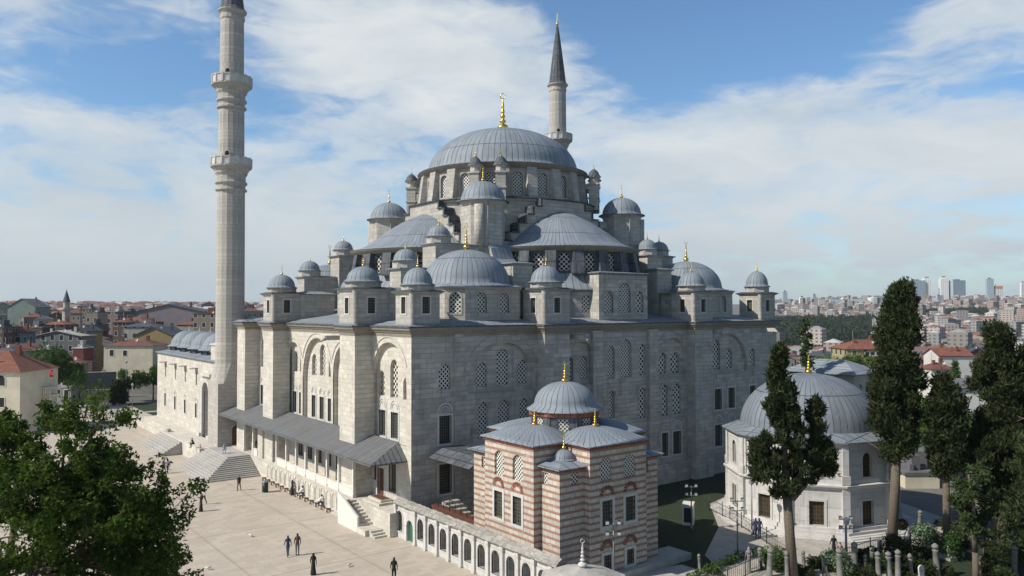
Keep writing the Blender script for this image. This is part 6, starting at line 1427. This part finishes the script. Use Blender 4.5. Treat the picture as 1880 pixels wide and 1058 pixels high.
def farbox(m, x, y, w, d, h, rz, hr):
    z = TH(x, y)-3; c, s = cos(rz), sin(rz); P = [(x+c*a-s*b, y+s*a+c*b) for a, b in ((-w/2, -d/2), (w/2, -d/2), (w/2, d/2), (-w/2, d/2))]; i = len(m.v)
    m.v += [(*p, z) for p in P]+[(*p, z+h+3) for p in P]+[(x-c*w*.25, y-s*w*.25, z+h+3+hr), (x+c*w*.25, y+s*w*.25, z+h+3+hr)]
    u = 0
    for k in range(4):
        j = (k+1) % 4; e = w if k % 2 == 0 else d; m.f.append((i+k, i+j, i+4+j, i+4+k)); m.uv.append([(u, 0), (u+e, 0), (u+e, h+3), (u, h+3)]); m.sm.append(False); m.mi.append(0)
    for f in ((i+4, i+5, i+9, i+8), (i+6, i+7, i+8, i+9), (i+5, i+6, i+9), (i+7, i+4, i+8)): m.f.append(f); m.uv.append([(0, 0)]*len(f)); m.sm.append(False); m.mi.append(0)
for q in range(9500):
    right = rr.random() < .66
    if right: px = rr.uniform(1400, 1960); r = 620+2900*rr.random()**.95
    else: px = rr.uniform(-80, 500); r = 640+1700*rr.random()
    if right and 1422 < px < 1608 and 750 < r < 1530: continue
    if right and 1690 < px < 1820 and 1600 < r < 1950: continue
    x, y = at(px, r); farbox(m, x, y, rr.uniform(9, 20), rr.uniform(9, 16), rr.uniform(7, 14 if not right else 17) if rr.random() < .93 or not right else rr.uniform(17, 34), rr.uniform(0, 3.1), rr.choice((0.1, 2.2, 2.8)))
me = bpy.data.meshes.new('far_town'); me.from_pydata(m.v, [], m.f); ul = me.uv_layers.new(name='UVMap').data; li = 0
for uv in m.uv:
    for p in uv: ul[li].uv = p; li += 1
me.materials.append(FT); o = bpy.data.objects.new('far_town', me); COL.objects.link(o); tag(o, 'thousands of far houses covering the hills on both horizons', 'far town', kind='stuff')
# far woods on the hills
def woods(name, pr, rrange, n, hgt, label):
    m = MB(); r_ = random.Random(9)
    for i in range(n):
        x, y = at(r_.uniform(*pr), r_.uniform(*rrange)); z = TH(x, y); s = r_.uniform(4, 8)
        for k in range(26):
            p = Vector((x+r_.gauss(0, s*.4), y+r_.gauss(0, s*.4), z+r_.uniform(.2, 1)*hgt)); leafmesh(m, [p], 3.2, r_)
    o = fast_build(m, name, M['woods']); tag(o, label, 'wood', kind='stuff')
woods('far_wood', (1424, 1606), (760, 1520), 1500, 18, 'dark green wood on the slope right of the mosque')
woods('far_wood', (1690, 1822), (1620, 1930), 500, 14, 'thin strip of dark wood below the tower blocks')
woods('far_wood', (1700, 1795), (560, 640), 90, 8, 'green trees in the valley between the houses at the right')
woods('far_wood', (1585, 1640), (640, 700), 60, 8, 'small green grove left of the tallest cypress')
# tower blocks on the right horizon
TW = facade('glass_tower_facade', (.4, .5, .56), (.15, .2, .25), 6, 4, .2); TW2 = facade('white_tower_facade', (.85, .85, .82), (.3, .32, .35), 7, 4, .3); OR = plain('orange_cladding', (.6, .22, .08), .8)
for (px, yt, wp, k, lb) in [(1681, 517, 28, 0, 'broad blue-grey glass office block half hidden by the tallest cypress'), (1702, 512, 15, 1, 'white stepped tower just right of the tallest cypress'), (1733, 511, 14, 1, 'second white stepped tower, left of the wide glass block'), (1756, 517, 26, 0, 'wide dark glass block with flat top between white towers'), (1766, 530, 11, 1, 'short pale tower in front of the wide glass block'), (1817, 514, 12, 0, 'slim grey tower standing alone'), (1833, 525, 12, 2, 'grey tower with an orange top'), (1878, 521, 8, 1, 'pale tower cut by the right edge'), (1723, 545, 8, 0, 'short dark block between the two white towers'), (1535, 551, 22, 0, 'grey slab block above the dark wood'), (1551, 548, 13, 1, 'pale slab block rising above its grey neighbours'), (1573, 551, 17, 0, 'grey block right of the pale slab'), (1610, 547, 28, 1, 'wide white block left of the tallest cypress'), (1441, 537, 8, 0, 'hazy slim tower beside the last roof turret'), (1495, 543, 6, 0, 'hazy narrow tower on the skyline above the wood'), (1472, 547, 9, 1, 'pale block on the skyline right of the last roof turret')]:
    r = 3050 if yt < 535 else 2500; x, y = at(px, r); w = wp*r/1435; zb = TH(x, y)-5; h = CAM.z+(568-yt)/1435*r-zb; root = empty('tower_block', (x, y, zb), -YAW+rr.uniform(-.3, .3), label=lb, cat='tower block')
    m = MB(); m.prism([(-w/2, -w*.3), (w/2, -w*.3), (w/2, w*.3), (-w/2, w*.3)], 0, h*(.94 if k else 1))
    if k: m.prism([(-w*.36, -w*.2), (w*.36, -w*.2), (w*.36, w*.2), (-w*.36, w*.2)], h*.94, h)
    o = m.build('wall', TW if k == 0 else TW2); o.parent = root
    if k == 2: m = MB(); m.prism([(-w*.52, -w*.32), (w*.52, -w*.32), (w*.52, w*.32), (-w*.52, w*.32)], h*.8, h*.93); o = m.build('crown', OR); o.parent = root
    else: m = MB(); m.box(-w*.2, w*.2, -w*.12, w*.12, h, h+4); o = m.build('roof_plant', ROOF['grey']); o.parent = root
# haze
hz = MB(); R_ = 4700; cx, cy = CAM.x+2000*sin(YAW), CAM.y+2000*cos(YAW); hz.box(cx-R_, cx+R_, cy-R_, cy+R_, -60, 165); mh = bpy.data.materials.new('haze_air'); mh.use_nodes = True; nt = mh.node_tree; nt.nodes.remove(nt.nodes['Principled BSDF'])
pv = nd(nt, 'ShaderNodeVolumePrincipled'); pv.inputs['Color'].default_value = (.96, .98, 1, 1); pv.inputs['Density'].default_value = .000065; pv.inputs['Anisotropy'].default_value = .3; L(nt, pv.outputs[0], nt.nodes['Material Output'].inputs['Volume'])
o = hz.build('haze', mh); tag(o, kind='stuff'); tag(o, 'thin pale haze over the far town', 'haze')

# ================================================================== CAMERA, LIGHT, SKY
cam = bpy.data.cameras.new('camera'); co = bpy.data.objects.new('camera', cam); COL.objects.link(co)
cam.sensor_width = 36; cam.lens = 1434.8/1880*36; cam.clip_end = 20000; cam.clip_start = .5
co.matrix_world = Matrix.Translation(CAM) @ Matrix.Rotation(-YAW, 4, 'Z') @ Matrix.Rotation(pi/2+.0271, 4, 'X') @ Matrix.Rotation(-.0022, 4, 'Z')
SC.camera = co
SUN_EL = radians(41); SV = Vector((-.962*cos(SUN_EL), .272*cos(SUN_EL), sin(SUN_EL)))
sl = bpy.data.lights.new('sun', 'SUN'); sl.energy = 5.0; sl.angle = radians(.5); sl.color = (1, .93, .82)
so = bpy.data.objects.new('sun', sl); COL.objects.link(so); so.rotation_euler = SV.to_track_quat('Z', 'Y').to_euler()
W = bpy.data.worlds.new('World'); SC.world = W; W.use_nodes = True; nt = W.node_tree
bg = nt.nodes['Background']; sky = nd(nt, 'ShaderNodeTexSky', sky_type='NISHITA'); sky.sun_disc = False
sky.sun_elevation = SUN_EL; sky.sun_rotation = atan2(SV.x, SV.y); sky.air_density = 1.0; sky.dust_density = .6; sky.ozone_density = 2.0
tc = nd(nt, 'ShaderNodeTexCoord'); sp = nd(nt, 'ShaderNodeSeparateXYZ'); L(nt, tc.outputs['Generated'], sp.inputs[0])
az = mth(nt, 'SUBTRACT', mth(nt, 'ARCTAN2', sp.outputs[0], sp.outputs[1]), YAW); el = mth(nt, 'ARCSINE', sp.outputs[2])
cv = nd(nt, 'ShaderNodeCombineXYZ'); L(nt, az, cv.inputs[0]); L(nt, el, cv.inputs[1])
def sky_noise(sx, sy, rot, scale, det, dist, off=0):
    mp = nd(nt, 'ShaderNodeMapping'); mp.inputs['Scale'].default_value = (sx, sy, 1); mp.inputs['Rotation'].default_value = (0, 0, rot); mp.inputs['Location'].default_value = (off, off*.7, 0)
    L(nt, cv.outputs[0], mp.inputs['Vector']); return noi(nt, mp.outputs['Vector'], scale, det, .58, dist)
n1 = sky_noise(1, 2.2, -.35, 5.5, 8, .9, 3.1); n2 = sky_noise(1, 3.2, -.2, 13, 7, .6, 1.7)
tot = mth(nt, 'ADD', mth(nt, 'MULTIPLY', n1, .65), mth(nt, 'MULTIPLY', n2, .52))
def blob(px, py, sx, sy, w, rot=0):
    a0 = (px-940)/1435; e0 = (568-py)/1435; sx /= 1435; sy /= 1435
    da = mth(nt, 'SUBTRACT', az, a0); de = mth(nt, 'SUBTRACT', el, e0)
    x = mth(nt, 'ADD', mth(nt, 'MULTIPLY', da, cos(rot)/sx), mth(nt, 'MULTIPLY', de, sin(rot)/sx)); y = mth(nt, 'ADD', mth(nt, 'MULTIPLY', da, -sin(rot)/sy), mth(nt, 'MULTIPLY', de, cos(rot)/sy))
    return mth(nt, 'MULTIPLY', mth(nt, 'EXPONENT', mth(nt, 'MULTIPLY', mth(nt, 'ADD', mth(nt, 'MULTIPLY', x, x), mth(nt, 'MULTIPLY', y, y)), -1)), w)
for b in [(760, 110, 240, 110, .34, 0), (620, 60, 180, 90, .2, 0), (1000, 140, 190, 60, .22, -.1), (830, 230, 110, 70, .2, 0), (1340, 270, 240, 70, .3, .15), (1700, 300, 330, 75, .28, .05), (1420, 380, 420, 100, .17, 0), (1840, 60, 170, 90, .42, 0), (1690, 120, 130, 40, .12, 0),
          (60, 100, 120, 50, .26, 0), (150, 400, 330, 110, .24, 0), (560, 360, 200, 120, .22, 0), (150, 270, 200, 40, .2, -.1), (300, 500, 500, 60, .15, 0), (1100, 250, 90, 60, .15, 0), (1500, 470, 500, 50, .1, 0),
          (1400, 60, 260, 90, -.5, 0), (1230, 130, 120, 60, -.25, 0), (250, 180, 160, 50, -.15, .2), (1150, 30, 110, 40, -.2, 0), (500, 200, 60, 30, -.18, 0), (1480, 235, 60, 25, -.1, .3), (1780, 225, 80, 22, -.12, .1), (360, 140, 60, 60, -.15, 0)]:
    tot = mth(nt, 'ADD', tot, blob(*b))
dens = ramp(nt, tot, [(.55, (0, 0, 0)), (.64, (.2,)*3), (.76, (.7,)*3), (.95, (.98,)*3)])
thin = mth(nt, 'MULTIPLY', mth(nt, 'SUBTRACT', 1, mth(nt, 'MULTIPLY', el, 2.5)), .5)
hzn = mth(nt, 'MAXIMUM', mth(nt, 'MULTIPLY', mth(nt, 'SUBTRACT', .17, el), 3.2), 0)
side = ramp(nt, mth(nt, 'ABSOLUTE', az), [(.85, (1, 1, 1)), (1, (.5, .5, .5))]); side.node.color_ramp.elements[0].position = .8
upm = ramp(nt, el, [(.5, (1, 1, 1)), (.85, (.2, .2, .2))])
fac = mth(nt, 'MULTIPLY', mth(nt, 'MULTIPLY', mth(nt, 'MINIMUM', mth(nt, 'ADD', dens, hzn), .97), side), upm)
shade = sky_noise(1, 2.6, -.2, 4, 6, .5, 7.7)
ccol = ramp(nt, shade, [(.32, (7.0, 7.9, 8.7)), (.55, (9.0, 9.6, 9.9)), (.75, (10.4, 10.5, 10.4))])
low_ = ramp(nt, mth(nt, 'MULTIPLY', el, 4), [(0, (5.9, 7.0, 7.9)), (.6, (7.6, 8.2, 8.6))])
ccol = mix(nt, ramp(nt, mth(nt, 'MULTIPLY', el, 5), [(0, (1, 1, 1)), (1, (0, 0, 0))]), ccol, low_)
blue = mix(nt, 1, sky.outputs[0], mix(nt, side, (1.15, 1.15, 1.05), (1.3, 1.65, 1.85)), 'MULTIPLY')
L(nt, mix(nt, fac, blue, ccol), bg.inputs['Color']); bg.inputs['Strength'].default_value = .075
SC.view_settings.view_transform = 'Standard'; SC.view_settings.look = 'None'; SC.view_settings.exposure = 0.08; SC.view_settings.gamma = 1
